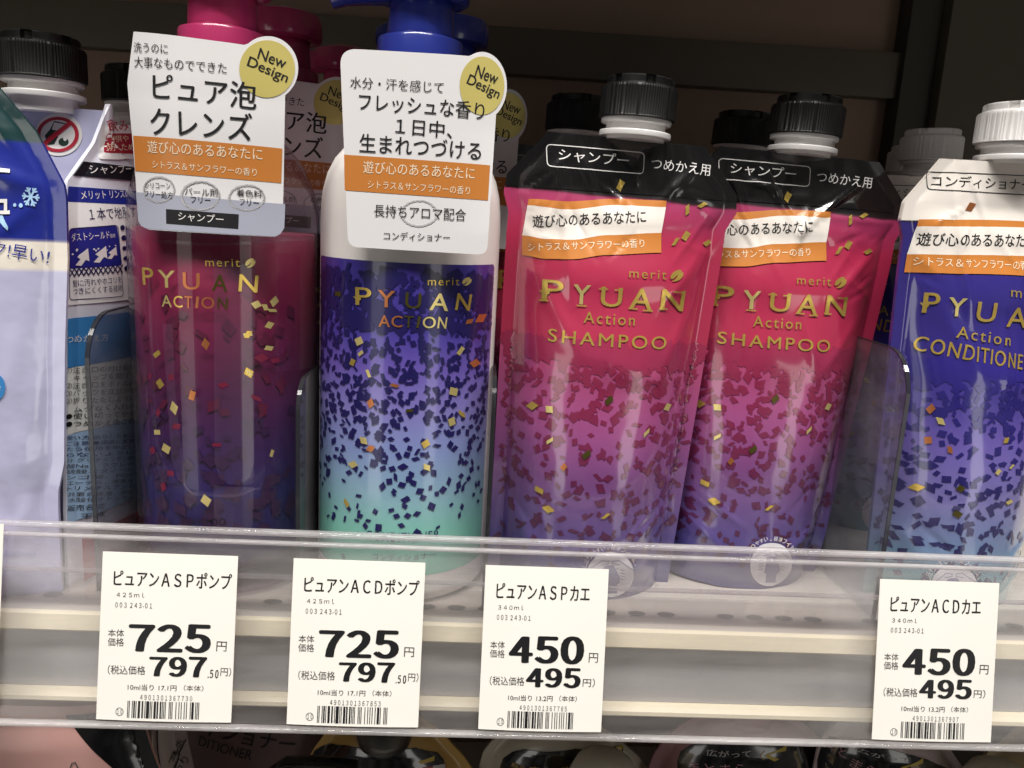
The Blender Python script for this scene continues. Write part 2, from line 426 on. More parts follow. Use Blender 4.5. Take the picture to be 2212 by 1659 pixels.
# transparent price rail in front of the shelf
RY1, RZ1, RY2, RZ2 = .27016649, .03655006, .25724831, -.03112459
RA = math.atan2(RY1 - RY2, RZ1 - RZ2); RL = sqrt((RY1 - RY2) ** 2 + (RZ1 - RZ2) ** 2)
rail = thing('price_rail', 'clear plastic price rail running along the shelf front', 'price rail', (0, RY1, RZ1), (-RA, 0, 0))
rclear = clear_mat('rail_clear', (.985, .98, .98), .09, '#e6e1de', .08, scuff=(14, 60, 90))
rbead = clear_mat('rail_bead', (.96, .95, .96), .28, '#f2eeee', .1, scuff=(9, 40, 40))
mesh_obj('panel', *box(-.5, .6, .0004, .0014, -RL - .001, -.003), rclear, rail, smooth=False)
mesh_obj('guard', *box(-.5, .6, .0030, .0040, -.0185, -.002), clear_mat('guard_clear', (.97, .96, .965), .10, '#c8c1c4', .12, scuff=(25, 200, 160)), rail, smooth=False)
def bead(name, z, hh, y0, y1, m, hw=.6):
    n = 10; pr = []
    for k in range(n):
        a = 2 * pi * k / n; pr.append(((y0 + y1) / 2 + (y1 - y0) / 2 * cos(a), z + hh * sin(a)))
    V = [(x, p[0], p[1]) for x in (-.5, hw) for p in pr]; F = [(k, (k + 1) % n, n + (k + 1) % n, n + k) for k in range(n)]
    return mesh_obj(name, V, F, m, rail)
bead('top_bead', -.0012, .0013, -.0012, .0022, rbead); bead('under_bead', -.0048, .0009, -.0012, .0012, rbead)
bead('bottom_bead', -RL - .0022, .0012, -.0026, .0016, rbead)
# clear tray lip that the dividers stand in
tray = thing('divider_tray', 'clear plastic tray lip running behind the price rail', 'tray', (0, .2795, .0004))
bevel(mesh_obj('tray_lip', *box(-.5, .6, 0, .0014, 0, .0125), clear_mat('tray_clear', (.93, .92, .92), .10, '#d8d4d4', .1), tray, smooth=False), .0004)
mesh_obj('tray_edge', *box(-.5, .6, -.0002, .0016, .0126, .0138), rbead, tray, smooth=False)
mesh_obj('tray_floor', *box(-.5, .6, .0016, .02, .0, .0008), clear_mat('tray_floor_clear', (.95, .94, .94), .08, '#d8d4d4', .1), tray, smooth=False)

# smoky dividers
dclear = clear_mat('divider_clear', (.80, .80, .82), .17, '#a2a2a8', .05, scuff=(60, 22, 45))
dedge = clear_mat('divider_edge', (.3, .3, .31), .5, '#4c4c50', .1)
def divider(x, top, y0, R, label, yaw=0):
    t = thing('shelf_divider', label, 'divider', (x, y0, .0012), (0, 0, yaw), 'clear shelf dividers')
    pts = [(.26, 0), (.26, top), (R, top)] + [(R - R * sin(a), top - R + R * cos(a)) for a in [pi / 2 * k / 10 for k in range(1, 10)]] + [(0, top - R), (0, 0)]
    n = len(pts); w = .0007
    V = [(-w, p[0], p[1]) for p in pts] + [(w, p[0], p[1]) for p in pts]
    mesh_obj('panel', V, [tuple(range(n)), tuple(range(n, 2 * n))[::-1]], dclear, t, smooth=False)
    # rim: thin strip round the edge
    V2 = [(s * (w + .0001), p[0], p[1]) for s in (-1, 1) for p in pts]
    inn = [(min(p[0] + (.0005 if p[0] < .1 else 0), .26), p[1] - (.0005 if p[1] > .01 else 0)) for p in pts]
    V2 += [(s * (w + .0001), p[0], p[1]) for s in (-1, 1) for p in inn]
    F2 = []
    for k in range(1, n - 1):
        F2 += [(k, k + 1, n + k + 1, n + k), (k, k + 1, 2 * n + k + 1, 2 * n + k), (n + k, n + k + 1, 3 * n + k + 1, 3 * n + k)]
    mesh_obj('rim', V2, F2, dedge, t, smooth=False)
    return t
divider(-.1402, .106, .2885, .018, 'smoky clear divider between the white patterned refill pouch and the pink bottle')
divider(-.0645, .0855, .2870, .012, 'smoky clear divider standing between pink bottle and white bottle')
divider(.0072, .0900, .2850, .012, 'smoky clear divider seen edge on between white bottle and pink pouch')
divider(.1618, .1075, .2850, .018, 'smoky clear divider between pink pouches and blue pouch')

# ------------------------------------------------------------------ caps and pumps
def make_cap(parent, cx, z0, s=1.0, cm=BLACKP, nm=WHITEP, neck_low=0.004):
    """screw cap on a flanged spout; z0 = underside of the lower flange"""
    mm = .001 * s
    p = [(11.3, -neck_low / mm), (11.3, 0), (13.6, 0), (13.7, .3), (13.7, 1.7), (13.5, 2), (11.4, 2), (11.3, 2.3), (11.3, 4.6), (11.6, 4.9), (13.3, 5), (13.4, 5.3), (13.4, 6.4), (10, 6.5)]
    v, f = lathe([(r * mm, z0 + z * mm) for r, z in p], 64, cx=cx)
    sharp(mesh_obj('spout', v, f, nm, parent), 30)
    p = [(0.0, 6.6), (14.1, 6.6), (14.5, 6.9), (14.5, 17.2), (14.1, 18.0), (13.3, 18.4), (12.9, 18.6), (12.7, 18.8), (12.7, 21.0), (12.2, 21.5), (8.4, 21.5), (8.2, 20.6), (0.0, 20.6)]
    def rib(a, r, z):
        zz = (z - z0) / mm
        if 7 < zz < 17.5 and r > 14 * mm: return r - (0.28 * mm if int(a / (2 * pi) * 180) % 2 else 0)
        if 18.7 < zz < 21.2 and r > 12 * mm: return r - (1.5 * mm if int(a / (2 * pi) * 24) % 4 == 0 else 0)
        return r
    pts = p[:3] + [(14.5, 7.2), (14.5, 17.0)] + p[3:]
    v, f = lathe([(r * mm, z0 + z * mm) for r, z in pts], 180, fr=rib, cx=cx)
    return sharp(mesh_obj('cap', v, f, cm, parent), 28)

def make_pump(parent, m, zc=.205, stick=0):
    """collar, neck and a head with a spout to the left"""
    o = mesh_obj('pump_collar', *lathe([(.0, zc - .014), (.0155, zc - .014), (.0161, zc - .013), (.0161, zc + .0072), (.0157, zc + .0080), (.0133, zc + .0086), (.0131, zc + .0089)], 64), m, parent); sharp(o, 40)
    o = mesh_obj('pump_neck', *lathe([(.0127, zc + .006), (.0126, zc + .010), (.0121, zc + .018), (.0124, zc + .0223)], 64), m, parent)
    v, f = lathe([(.0, zc + .0215), (.0165, zc + .0215), (.0176, zc + .0222), (.0180, zc + .0236), (.0180, zc + .0290), (.0168, zc + .0325), (.012, zc + .0345), (0, zc + .0350)], 64)
    hd = sharp(mesh_obj('pump_head', v, f, m, parent), 40)
    V, F = [], []
    st = [(-.010, .0075, .0205, .0325), (-.020, .0072, .0198, .0318), (-.028, .0062, .0190, .0300), (-.0325, .0052, .0175, .0280), (-.0335, .0045, .0190, .0265)]
    for x, w, a, b in st:
        for q in range(12):
            an = 2 * pi * q / 12; ca, sa = cos(an), sin(an)
            e = .5; yy = w * math.copysign(abs(ca) ** e, ca); zz = (a + b) / 2 + (b - a) / 2 * math.copysign(abs(sa) ** e, sa)
            V.append((x, -.002 + yy, zc + zz))
    for i in range(len(st) - 1):
        for q in range(12): F.append((i * 12 + q, i * 12 + (q + 1) % 12, (i + 1) * 12 + (q + 1) % 12, (i + 1) * 12 + q))
    F.append(tuple(range(12))); F.append(tuple(48 + q for q in range(12)))
    sharp(mesh_obj('spout', V, F, m, hd), 40)
    return [c_ for c_ in parent.children if c_.name.startswith('pump_')]

# ------------------------------------------------------------------ white conditioner bottle
PUMPB = mat('blue_pump_plastic', '#2b3892', .26, coat=.6)
PUMPP = mat('pink_pump_plastic', '#b83468', .26, coat=.6)
CB = (-.02784, .32161, 0)
cyl = lambda r: (lambda x, z: -sqrt(max(r * r - min(abs(x), r * .985) ** 2, 0)))
def curl(s, z): return None
cond = thing('pump_bottle', 'white pump bottle with navy to mint confetti label behind the second price tag', 'pump bottle', CB, group='pump bottles')
prof = [(0, .0002), (.029, .0002), (.0325, .001), (.0345, .003), (.035, .006), (.035, .06), (.035, .145), (.0348, .151), (.0341, .157), (.0325, .163), (.0298, .1685), (.026, .173), (.021, .177), (.0165, .180), (.0145, .183), (.014, .192)]
mesh_obj('body', *lathe(prof, 96), mat('white_bottle', '#ece6e2', .3, spec=.5, sss=.1), cond)
R0 = .0351
labelm = ramp_mat('conditioner_label', [(0, '#7cc4ac'), (.14, '#80c2b2'), (.27, '#84aabc'), (.42, '#8492c6'), (.55, '#837ac0'), (.67, '#6c59b2'), (.79, '#463a98'), (1, '#3e3389')], .012, .132, .3, 1.0)
v, f = [], []
NA, NZ = 72, 40
for j in range(NZ + 1):
    for k in range(NA + 1):
        a = radians(-71 + 142 * k / NA); z = .0125 + .1195 * j / NZ
        e = min(1, (71 - abs(math.degrees(a))) / 3)
        if j == NZ: z -= .0012 * (1 - e) ** 2
        v.append((R0 * sin(a), -R0 * cos(a), z))
for j in range(NZ):
    for k in range(NA): f.append((j * (NA + 1) + k, j * (NA + 1) + k + 1, (j + 1) * (NA + 1) + k + 1, (j + 1) * (NA + 1) + k))
lab = mesh_obj('front_label', v, f, labelm, cond)
S = Surf(CB, (0, 0, 0), cyl(R0)); A = Art(S)
rnd = random.Random(5)
cmap = lambda a_, z: (Vector((R0 * sin(a_ / R0), -R0 * cos(a_ / R0), z)), Vector((sin(a_ / R0), -cos(a_ / R0), 0)))
A2 = Art(S)
for k in range(2300):
    u = rnd.random(); z = .030 + .098 * u
    dens = .07 + .43 * min(1, u / .55) ** 1.3 if u < .70 else .50 + .46 * (u - .70) / .30
    if rnd.random() > dens: continue
    A2.bit((R0 * radians(rnd.uniform(-68, 68)), z), CONF_NAVY, rnd.uniform(.0016, .0027), 1 + rnd.random() * .7, rnd, True)
for k in range(120):
    A2.bit((R0 * radians(rnd.uniform(-68, 68)), rnd.uniform(.108, .1286)), CONF_NAVY, rnd.uniform(.0036, .0052), 1 + rnd.random() * .7, rnd, True)
A2.build('confetti_print', lab, mapf=cmap)
q = lambda x, y: (493.75 + x * .39675, 493.75 + y * .39675)
for p, m in (((713, 612), GOLDP), ((722, 678), GOLDP), ((678, 727), GOLD), ((763, 788), GOLDP), ((1260, 665), GOLDP), ((1222, 886), GOLDP), ((905, 853), FOIL_ORANGE), ((775, 950), FOIL_ORANGE), ((1267, 1008), GOLD), ((1213, 1050), GOLDP), ((738, 1153), GOLDP), ((775, 1196), FOIL_ORANGE), ((680, 1283), GOLDP), ((1078, 1298), GOLDP), ((645, 1493), GOLD), ((1338, 732), FOIL_ORANGE), ((1308, 505), FOIL_ORANGE), ((1370, 487), FOIL_ORANGE), ((600, 355), FOIL_DARK), ((1072, 1170), GOLD), ((985, 990), FOIL_DARK)):
    A.bit(q(*p), m, .0027, 3)
A.text('merit', (923.4, 616), (990.5, 616), 16, GOLD, 4, space=1.2)
def leaf(A, c, rx, ry, m, lay=4):
    ca, sa = cos(-.62), sin(-.62)
    for sgn in (-1, 1):
        pts = []
        for k in range(15):
            a = pi * k / 14; pts.append((rx * 1.05 * cos(a), sgn * (ry * .16 + ry * .80 * sin(a))))
        for k in range(6):
            x = -rx * .95 + 1.9 * rx * (k + .5) / 6; pts.append((x, sgn * ry * .16 - ry * .26 * sin(x / rx * 2.6)))
        A.poly([(c[0] + x * ca - y * sa, c[1] + x * sa + y * ca) for x, y in pts], m, lay)
leaf(A, (1006.7, 607.6), 10, 8, GOLDP)
def letters(A, boxes, lay=4):
    for ch, x0, x1, yb, h, m in boxes: A.text(ch, (x0, yb), (x1, yb + (x1 - x0) * .07), h, m, lay, bold=.018)
letters(A, [('P', 770, 803, 658, 38, GOLD), ('Y', 817, 853, 662, 36, FOIL_ORANGE), ('U', 875, 908, 665, 34, FOIL_DARK), ('A', 927, 966, 669, 37, GOLDP), ('N', 982, 1012, 669, 36, GOLD)])  # hue per letter paints what the single foil reflects
A.poly([(764, 640), (782, 643), (780, 649), (770, 646)], GOLD, 4)
for k, (ch, m) in enumerate(zip('ACTION', (FOIL_ORANGE, FOIL_ORANGE, FOIL_DARK, FOIL_DARK, GOLDP, GOLDP))):
    x0, x1 = ((819, 843), (846, 869), (872, 892), (899, 904), (912, 939), (944, 962))[k]
    A.text(ch, (x0, 705 + (x0 - 819) * .03), (x1, 705.7 + (x1 - 819) * .03), 25, m, 4, bold=.015)
A.text('CONDITIONER', (792, 1164), (948, 1163), 20, INKDB, 3, space=1.1)
A.text('コンディショナー', (805, 1208), (941, 1203), 15, INKDB, 3)
A.text('8', (743, 1211), (749, 1211), 15, INKDB, 3)
A.build('lettering', lab)
for o_ in make_pump(cond, PUMPB): o_.location.x = .0014

# ------------------------------------------------------------------ pink foaming bottle (clear shell, coloured core)
PB = (-.1003, .3225, 0)
pink = thing('pump_bottle', 'clear pink pump bottle with wine red to navy liquid behind the first price tag', 'pump bottle', PB, group='pump bottles')
RP = .0358
prof = [(0, .0002), (.030, .0002), (.0335, .001), (.0352, .003), (RP, .006), (RP, .06), (RP, .138), (.0355, .146), (.0343, .153), (.0322, .159), (.0290, .1655), (.0245, .171), (.0195, .176), (.0155, .180), (.014, .184), (.0138, .194)]
shellm = clear_mat('bottle_shell', (.88, .82, .86), .085, '#74626c', .05)
sh_ = mesh_obj('shell', *lathe(prof, 96), shellm, pink)
core = [(0, .006), (.022, .006), (.027, .007), (.031, .010), (.0330, .015), (.0335, .022), (.0338, .08), (.0338, .1385), (.0333, .1390), (0, .1390)]
corem = ramp_mat('pink_liquid', [(0, '#141118'), (.05, '#1a162c'), (.12, '#282868'), (.30, '#302c74'), (.45, '#482464'), (.62, '#641c4c'), (.82, '#861f48'), (.96, '#9c2850'), (1, '#8e4a5e')], 0, .140, .4, .3)
mesh_obj('liquid', *lathe(core, 96), corem, pink)
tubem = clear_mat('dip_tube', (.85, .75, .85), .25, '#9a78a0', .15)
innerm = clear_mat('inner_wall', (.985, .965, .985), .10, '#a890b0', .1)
S = Surf(PB, (0, 0, 0), cyl(RP)); A = Art(S); A2 = Art(S)
RPc = .0340
pmap = lambda a_, z: (Vector((RPc * sin(a_ / RPc), -RPc * cos(a_ / RPc), z)), Vector((sin(a_ / RPc), -cos(a_ / RPc), 0)))
# pale streaks of the inner wall seen through the liquid
A3 = Art(S)
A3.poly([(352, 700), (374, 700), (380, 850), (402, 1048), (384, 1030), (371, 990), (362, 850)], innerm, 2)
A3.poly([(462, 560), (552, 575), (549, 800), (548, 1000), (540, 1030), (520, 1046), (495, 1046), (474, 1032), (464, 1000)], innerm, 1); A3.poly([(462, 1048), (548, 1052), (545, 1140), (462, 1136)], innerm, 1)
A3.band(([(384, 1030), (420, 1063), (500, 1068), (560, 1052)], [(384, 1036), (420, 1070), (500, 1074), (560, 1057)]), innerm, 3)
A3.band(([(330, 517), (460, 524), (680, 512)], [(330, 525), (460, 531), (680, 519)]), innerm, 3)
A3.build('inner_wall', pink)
rnd = random.Random(8)
for k in range(900):
    u = rnd.random(); z = .022 + .112 * u; a = rnd.uniform(-60, 60)
    if rnd.random() > .22 - .12 * u or u > .85: continue
    A2.bit((RPc * radians(a), z), mat('wine_print', '#6a1c40', .35, coat=.4) if u > .45 else mat('plum_print', '#3c2050', .35, coat=.4), rnd.uniform(.0026, .005), 1 + rnd.random() * .7, rnd, True)
A2.build('confetti_print', pink, mapf=pmap)
q = lambda x, y: (x * .397, 493.75 + y * .397)
for p, m in (((858, 682), GOLD), ((875, 843), GOLD), ((950, 975), GOLDP), ((908, 1196), GOLDP), ((1122, 1478), GOLDP), ((1352, 783), GOLD), ((1348, 575), GOLD), ((860, 1107), GOLDP), ((1120, 627), FOIL_ORANGE), ((1048, 907), FOIL_ORANGE)): A.bit(q(*p), m, .0029, 3)
for p in ((1215, 850), (865, 1000), (835, 1205), (932, 1330), (893, 1403), (963, 1075), (820, 803), (935, 808), (1180, 1175)): A.bit(q(*p), mat('wine_confetti', '#6e1c36', .4), .0024, 3)
q = lambda x, y: (493.75 + x * .39675, 493.75 + y * .39675)
for p in ((150, 413), (198, 428), (246, 396), (236, 445), (220, 525), (103, 576), (217, 650), (110, 785), (233, 1222)): A.bit(q(*p), GOLDP, .0023, 3)
for p in ((178, 703), (252, 716), (150, 922)): A.bit(q(*p), mat('wine_confetti', '#8c2440', .4), .0028, 3)
A.text('merit', (444.5, 575), (518, 576), 17, GOLD, 4, space=1.2); leaf(A, (540, 568), 11, 9, GOLDP)
letters(A, [('P', 312, 335, 615, 37, GOLD), ('Y', 345, 380, 620, 37, GOLDP), ('U', 397, 432, 624, 36, FOIL_ORANGE), ('A', 458, 491, 628, 36, FOIL_DARK), ('N', 515, 554, 629, 37, GOLD)])  # letter hues again carry painted foil reflections
for k, ch in enumerate('ACTION'):
    x0, x1 = ((352, 373), (377, 396), (400, 416), (423, 428), (436, 463), (470, 491))[k]
    A.text(ch, (x0, 662 + (x0 - 352) * .04), (x1, 662.7 + (x1 - 352) * .04), 25, (GOLDP, GOLD, FOIL_ORANGE, FOIL_ORANGE, FOIL_ORANGE, FOIL_DARK)[k], 4, bold=.015)
A.text('SHAMPOO', (391, 1131), (488, 1133), 14, INK, 3, space=1.1)
A.build('lettering', pink)
v, f = lathe([(.0075, .012), (.0078, .013), (.0078, .180)], 32)
make_pump(pink, PUMPP, .2035)

# ------------------------------------------------------------------ promotional cards
def card_mesh(parent, pts, f, th=.0003, m=CARD, name='card'):
    """pts = outline in local (x,z) metres; a thin bent sheet"""
    b = bmesh.new(); bv = [b.verts.new((p[0], p[1], 0)) for p in pts]; b.faces.new(bv)
    bmesh.ops.triangulate(b, faces=b.faces[:], ngon_method='EAR_CLIP'); b.verts.index_update()
    v2, t2 = split_tris([(q.co.x, q.co.y) for q in b.verts], [tuple(x.index for x in q.verts) for q in b.faces], .003)
    b.free(); b = bmesh.new(); bv = [b.verts.new((p[0], p[1], 0)) for p in v2]
    for q in t2: b.faces.new([bv[i] for i in q])
    bmesh.ops.recalc_face_normals(b, faces=b.faces)
    g = bmesh.ops.extrude_face_region(b, geom=b.faces[:])
    back = {x for x in g['geom'] if isinstance(x, bmesh.types.BMVert)}
    for q in b.verts:
        x, z = q.co.x, q.co.y; q.co = Vector((x, f(x, z) + (th if q in back else 0), z))
    bmesh.ops.recalc_face_normals(b, faces=b.faces)
    me = bpy.data.meshes.new(name); b.to_mesh(me); b.free(); me.materials.append(m)
    me.polygons.foreach_set('use_smooth', [True] * len(me.polygons))
    o = link(bpy.data.objects.new(name, me), parent); sharp(o, 45); return o
def outline(S, tl, sc, srx, sry, tr0, r, br, bl, rb, ltop=None, extra=()):
    """card with a rounded top left corner, a round tab for the sticker and round lower corners; survey px"""
    pts = []
    def corner(p, a, b, r):
        p = Vector(p); a = (Vector(a) - p).normalized(); b = (Vector(b) - p).normalized()
        return [tuple(p + a * r * (1 - t) ** 2 + b * r * t ** 2) for t in [k / 8 for k in range(9)]]
    pts += corner(tl, bl, tr0, r)
    pts.append(tr0)
    th0 = math.atan2((tr0[1] - sc[1]) / sry, (tr0[0] - sc[0]) / srx)
    for k in range(1, 28):
        a = th0 + (radians(62) - th0) * k / 28; pts.append((sc[0] + srx * cos(a), sc[1] + sry * sin(a)))
    e = pts[-1]
    pts += corner(br, e, bl, rb) + corner(bl, br, tl, rb) + list(extra)
    return [S.L(*p) for p in pts]
# card on the pink bottle
K1 = (-.0945, .2832, .1385)
f1 = lambda x, z: .55 * max(0, abs(x) - .006) ** 2 / .02 * .35 + (.0005 * sin(z * 110)) - .001 * max(0, (z - .045)) / .02
S1 = Surf(K1, (0, 0, 0), f1)
NT = dict(group='promotional neck cards')
card1 = thing('neck_card', 'white promotional card with large black lettering hung on the front pink bottle', 'card', K1, group='promotional neck cards')
o1 = outline(S1, (288, 68), (578, 148), 66, 70, (527, 97), 3, (609, 513), (303, 495), 24, extra=[(296, 440), (285, 290), (275, 180)])
cd = card_mesh(card1, o1, f1)
A = Art(S1)
A.poly([(294, 415), (616, 441), (614, 492), (606, 505), (594, 511), (318, 494), (305, 488), (299, 476)], CARDLOW, 0.5)  # bluish grey lower part of the card
A.text('洗うのに', (290, 113), (363, 117), 22, INK); A.text('大事なものでできた', (291, 146), (490, 160), 24, INK)
A.text('ピュア泡', (331, 214), (553, 237), 57, INK, bold=.014); A.text('クレンズ', (327, 290), (545, 304), 59, INK, bold=.014)
A.poly([(288, 293), (610, 321), (607.5, 395.6), (292.6, 369.5)], ORANGE, 1)
A.text('遊び心のあるあなたに', (320, 330), (567, 347), 27, INKP); A.text('シトラス＆サンフラワーの香り', (330, 363), (555, 381), 17, INKP)
for c, rx, ry in (((344, 409.5), 35, 29), ((433, 423), 43, 33), ((533, 427), 40, 29)): A.ell(c, rx, ry, GREYP, 2, 60, ring=.11, jit=.05); A.ell((c[0] + 1, c[1] + 1), rx * .95, ry * .93, mat('pencil_grey', '#8b8a8d', .6), 2.4, 60, ring=.04, jit=.07)
for s_, a, b, h in (('シリコーン', (314, 407), (369, 408), 13), ('フリー処方', (312.6, 425), (374, 430), 15), ('パール剤', (400, 422), (470, 425), 17), ('フリー', (413, 438), (455, 440), 14), ('着色料', (511, 423.5), (566, 428), 16), ('フリー', (518, 443), (559, 446), 14)): A.text(s_, a, b, h, INK, bold=.006)
A.poly([(359, 451.5), (516, 463), (515, 494.6), (359.6, 483)], INK, 2); A.text('シャンプー', (385.4, 476), (483, 484), 19, INKW, 4)
A.build('lettering', cd, step=.00005, base=.00006)
st = Art(S1); st.ell((577, 149), 60, 62, STICKER, 2, 64); st.build('gold_sticker', cd, step=.00005, base=.00006)
A = Art(S1); A.text('New', (555.5, 126.5), (614, 149), 25, INK, 4, bold=.012); A.text('Design', (531, 148), (616, 185), 29, INK, 4, bold=.012); A.build('sticker_lettering', cd, step=.00005, base=.00008)
# card on the white bottle
K2 = (-.0245, .2832, .1385)
f2 = lambda x, z: 6.5 * max(0, x - .006) ** 2 * min(1, max(.3, (z + .01) / .05)) + 1.2 * max(0, -x - .006) ** 2 - .0006
S2 = Surf(K2, (0, 0, 0), f2)
card2 = thing('neck_card', 'white promotional card with gold sticker hung on the front white bottle', 'card', K2, group='promotional neck cards')
o2 = outline(S2, (734, 104), (1041, 186), 54, 74, (1013, 121), 38, (1052, 551), (752, 533), 22)
cd = card_mesh(card2, o2, f2)
A = Art(S2)
A.text('水分・汗を感じて', (756.6, 190), (958, 202), 25, INK); A.text('フレッシュな香り', (775, 238), (1045, 259.6), 38, INK, bold=.008)
A.text('１日中、', (854, 289), (976, 300), 36, INK, bold=.008); A.text('生まれつづける', (776.5, 328), (1038, 346), 40, INK, bold=.008)
A.poly([(743.4, 334), (1058.5, 357), (1054, 433), (744.4, 411)], ORANGE, 1)
A.text('遊び心のあるあなたに', (784.7, 373.7), (1024.5, 388), 27, INKP); A.text('シトラス＆サンフラワーの香り', (794.6, 406.8), (1014.6, 421), 18, INKP)
A.ell((905.4, 461), 41, 29, GREYP, 2, 60, ring=.11, jit=.05)
A.text('長持ちアロマ配合', (808, 468), (1006, 478), 27, INK); A.text('コンディショナー', (829.4, 518), (972, 522), 18, INK, bold=.006)
A.build('lettering', cd, step=.00005, base=.00006)
st = Art(S2); st.ell((1041, 185), 48, 63, STICKER, 2, 64); st.build('gold_sticker', cd, step=.00005, base=.00006)
A = Art(S2); A.text('New', (1024.5, 165), (1071, 183.5), 27, INK, 4, bold=.012); A.text('Design', (1004.6, 186), (1072, 220), 29, INK, 4, bold=.012); A.build('sticker_lettering', cd, step=.00005, base=.00008)

# rows behind
pink2 = copy_thing(pink, (-.0965, .3985, 0), 'second clear pink pump bottle standing in the dark behind the front pink bottle')
copy_thing(pink, (-.0805, .4760, 0), 'rearmost pink pump bottle, its pump showing right of the others')
copy_thing(card1, (-.0850, .3560, .1385), 'shaded grey card half hidden between the two front bottles')
cond2 = copy_thing(cond, (-.0205, .3960, 0), 'second white pump bottle hidden behind the front white bottle')
copy_thing(card2, (-.0135, .3560, .1385), 'shaded card whose gold sticker peeks out right of the front white card')

# ------------------------------------------------------------------ refill pouches
def lerp_tab(tab, z):
    if z <= tab[0][0]: return tab[0][1]
    for a, b in zip(tab, tab[1:]):
        if z <= b[0]:
            k = (z - a[0]) / (b[0] - a[0]); return a[1] + (b[1] - a[1]) * k
    return tab[-1][1]
def smooth_tab(tab, z):
    if z <= tab[0][0]: return tab[0][1]
    for a, b in zip(tab, tab[1:]):
        if z <= b[0]:
            k = (z - a[0]) / (b[0] - a[0]); k = k * k * (3 - 2 * k); return a[1] + (b[1] - a[1]) * k
    return tab[-1][1]
DEPTH = [(0, .0195), (.014, .0225), (.05, .0225), (.09, .0185), (.125, .0125), (.150, .0065), (.165, .0030), (.183, .0012)]
def fine_creases(seed, n=26):
    r = random.Random(seed); out = []
    for k in range(n):
        if k % 3 == 0: x, z, a = r.uniform(-.030, .030), r.uniform(.140, .176), r.uniform(-1.2, 1.2) + pi / 2
        elif k % 3 == 1: sd = r.choice((-1, 1)); x, z, a = sd * r.uniform(.026, .040), r.uniform(.125, .165), r.choice((-1, 1)) * r.uniform(.2, 1.1)
        else: sd = r.choice((-1, 1)); x, z, a = sd * r.uniform(.012, .036), r.uniform(.004, .040), sd * r.uniform(.5, 1.3)
        l = r.uniform(.005, .014)
        out.append(((x - l * cos(a), z - l * sin(a)), (x + l * cos(a), z + l * sin(a)), r.choice((-1, 1, 1)) * r.uniform(.00025, .00055), r.uniform(.0009, .0016)))
    return out
def pouch_surface(left, right, creases, seed, dep=DEPTH, top=.182, k=1.0, rough=1.0):
    def f(x, z):
        a, b = lerp_tab(left, z), lerp_tab(right, z); xm, hw = (a + b) / 2, max((b - a) / 2, .004)
        seal = .0055; tt = min(1, max(0, abs(x - xm) / max(hw - seal, .002)))
        d = smooth_tab(dep, z) * k
        body = (1 - tt ** 2.4) ** .8
        w = 0
        for (x0, z0), (x1, z1), amp, wd in creases:
            dx, dz = x1 - x0, z1 - z0; t = ((x - x0) * dx + (z - z0) * dz) / (dx * dx + dz * dz); t = max(0, min(1, t))
            dd = (x - x0 - dx * t) ** 2 + (z - z0 - dz * t) ** 2
            if dd < wd * wd * 9: w += amp * exp(-dd / (wd * wd)) * sin(pi * min(1, max(.12, t * .88 + .06)))
        n = noise.noise(Vector((x * 60 + seed, z * 38, seed))) * .0007 + noise.noise(Vector((x * 140 + seed, z * 100, seed + 7))) * .00022
        n *= rough
        up = max(0, (z - .12) / .06)
        n += noise.noise(Vector((x * 95 + seed * 2, z * 95, 3.3))) * .0009 * min(1, up) * rough
        low = max(0, 1 - z / .035)
        n += noise.noise(Vector((x * 130 + seed, z * 60, 9.1))) * .0012 * low * rough
        return -(.0007 + d * body) - (w + n) * (.25 + .75 * (1 - tt ** 6))
    return f
def pouch_mesh(parent, f, left, right, top, m, nx=120, nz=220, depth_back=.8, dep=DEPTH):
    V, F = [], []
    zs = [top * j / nz for j in range(nz + 1)]
    for side in (0, 1):
        for z in zs:
            a, b = lerp_tab(left, z), lerp_tab(right, z)
            for i in range(nx + 1):
                x = a + (b - a) * i / nx; y = f(x, z)
                if side: y = .0007 - (y + .0007) * depth_back
                V.append((x, y, z))
    w = nx + 1; off = w * (nz + 1)
    for j in range(nz):
        for i in range(nx):
            F.append((j * w + i, j * w + i + 1, (j + 1) * w + i + 1, (j + 1) * w + i))
            F.append((off + j * w + i, off + (j + 1) * w + i, off + (j + 1) * w + i + 1, off + j * w + i + 1))
        F.append((j * w, (j + 1) * w, off + (j + 1) * w, off + j * w)); F.append((j * w + nx, off + j * w + nx, off + (j + 1) * w + nx, (j + 1) * w + nx))
    for i in range(nx):
        F.append((i, off + i, off + i + 1, i + 1)); F.append((nz * w + i, nz * w + i + 1, off + nz * w + i + 1, off + nz * w + i))
    # the film's own normals from the surface
    return sharp(mesh_obj('film', V, F, m, parent, recalc=True), 60)
HL = [(0, -.0390), (.02, -.0395), (.14, -.0430), (.151, -.0430), (.158, -.0455), (.165, -.0448), (.182, -.0305)]
HR = [(0, .0390), (.02, .0395), (.14, .0430), (.151, .0430), (.158, .0465), (.165, .0455), (.182, .0305)]
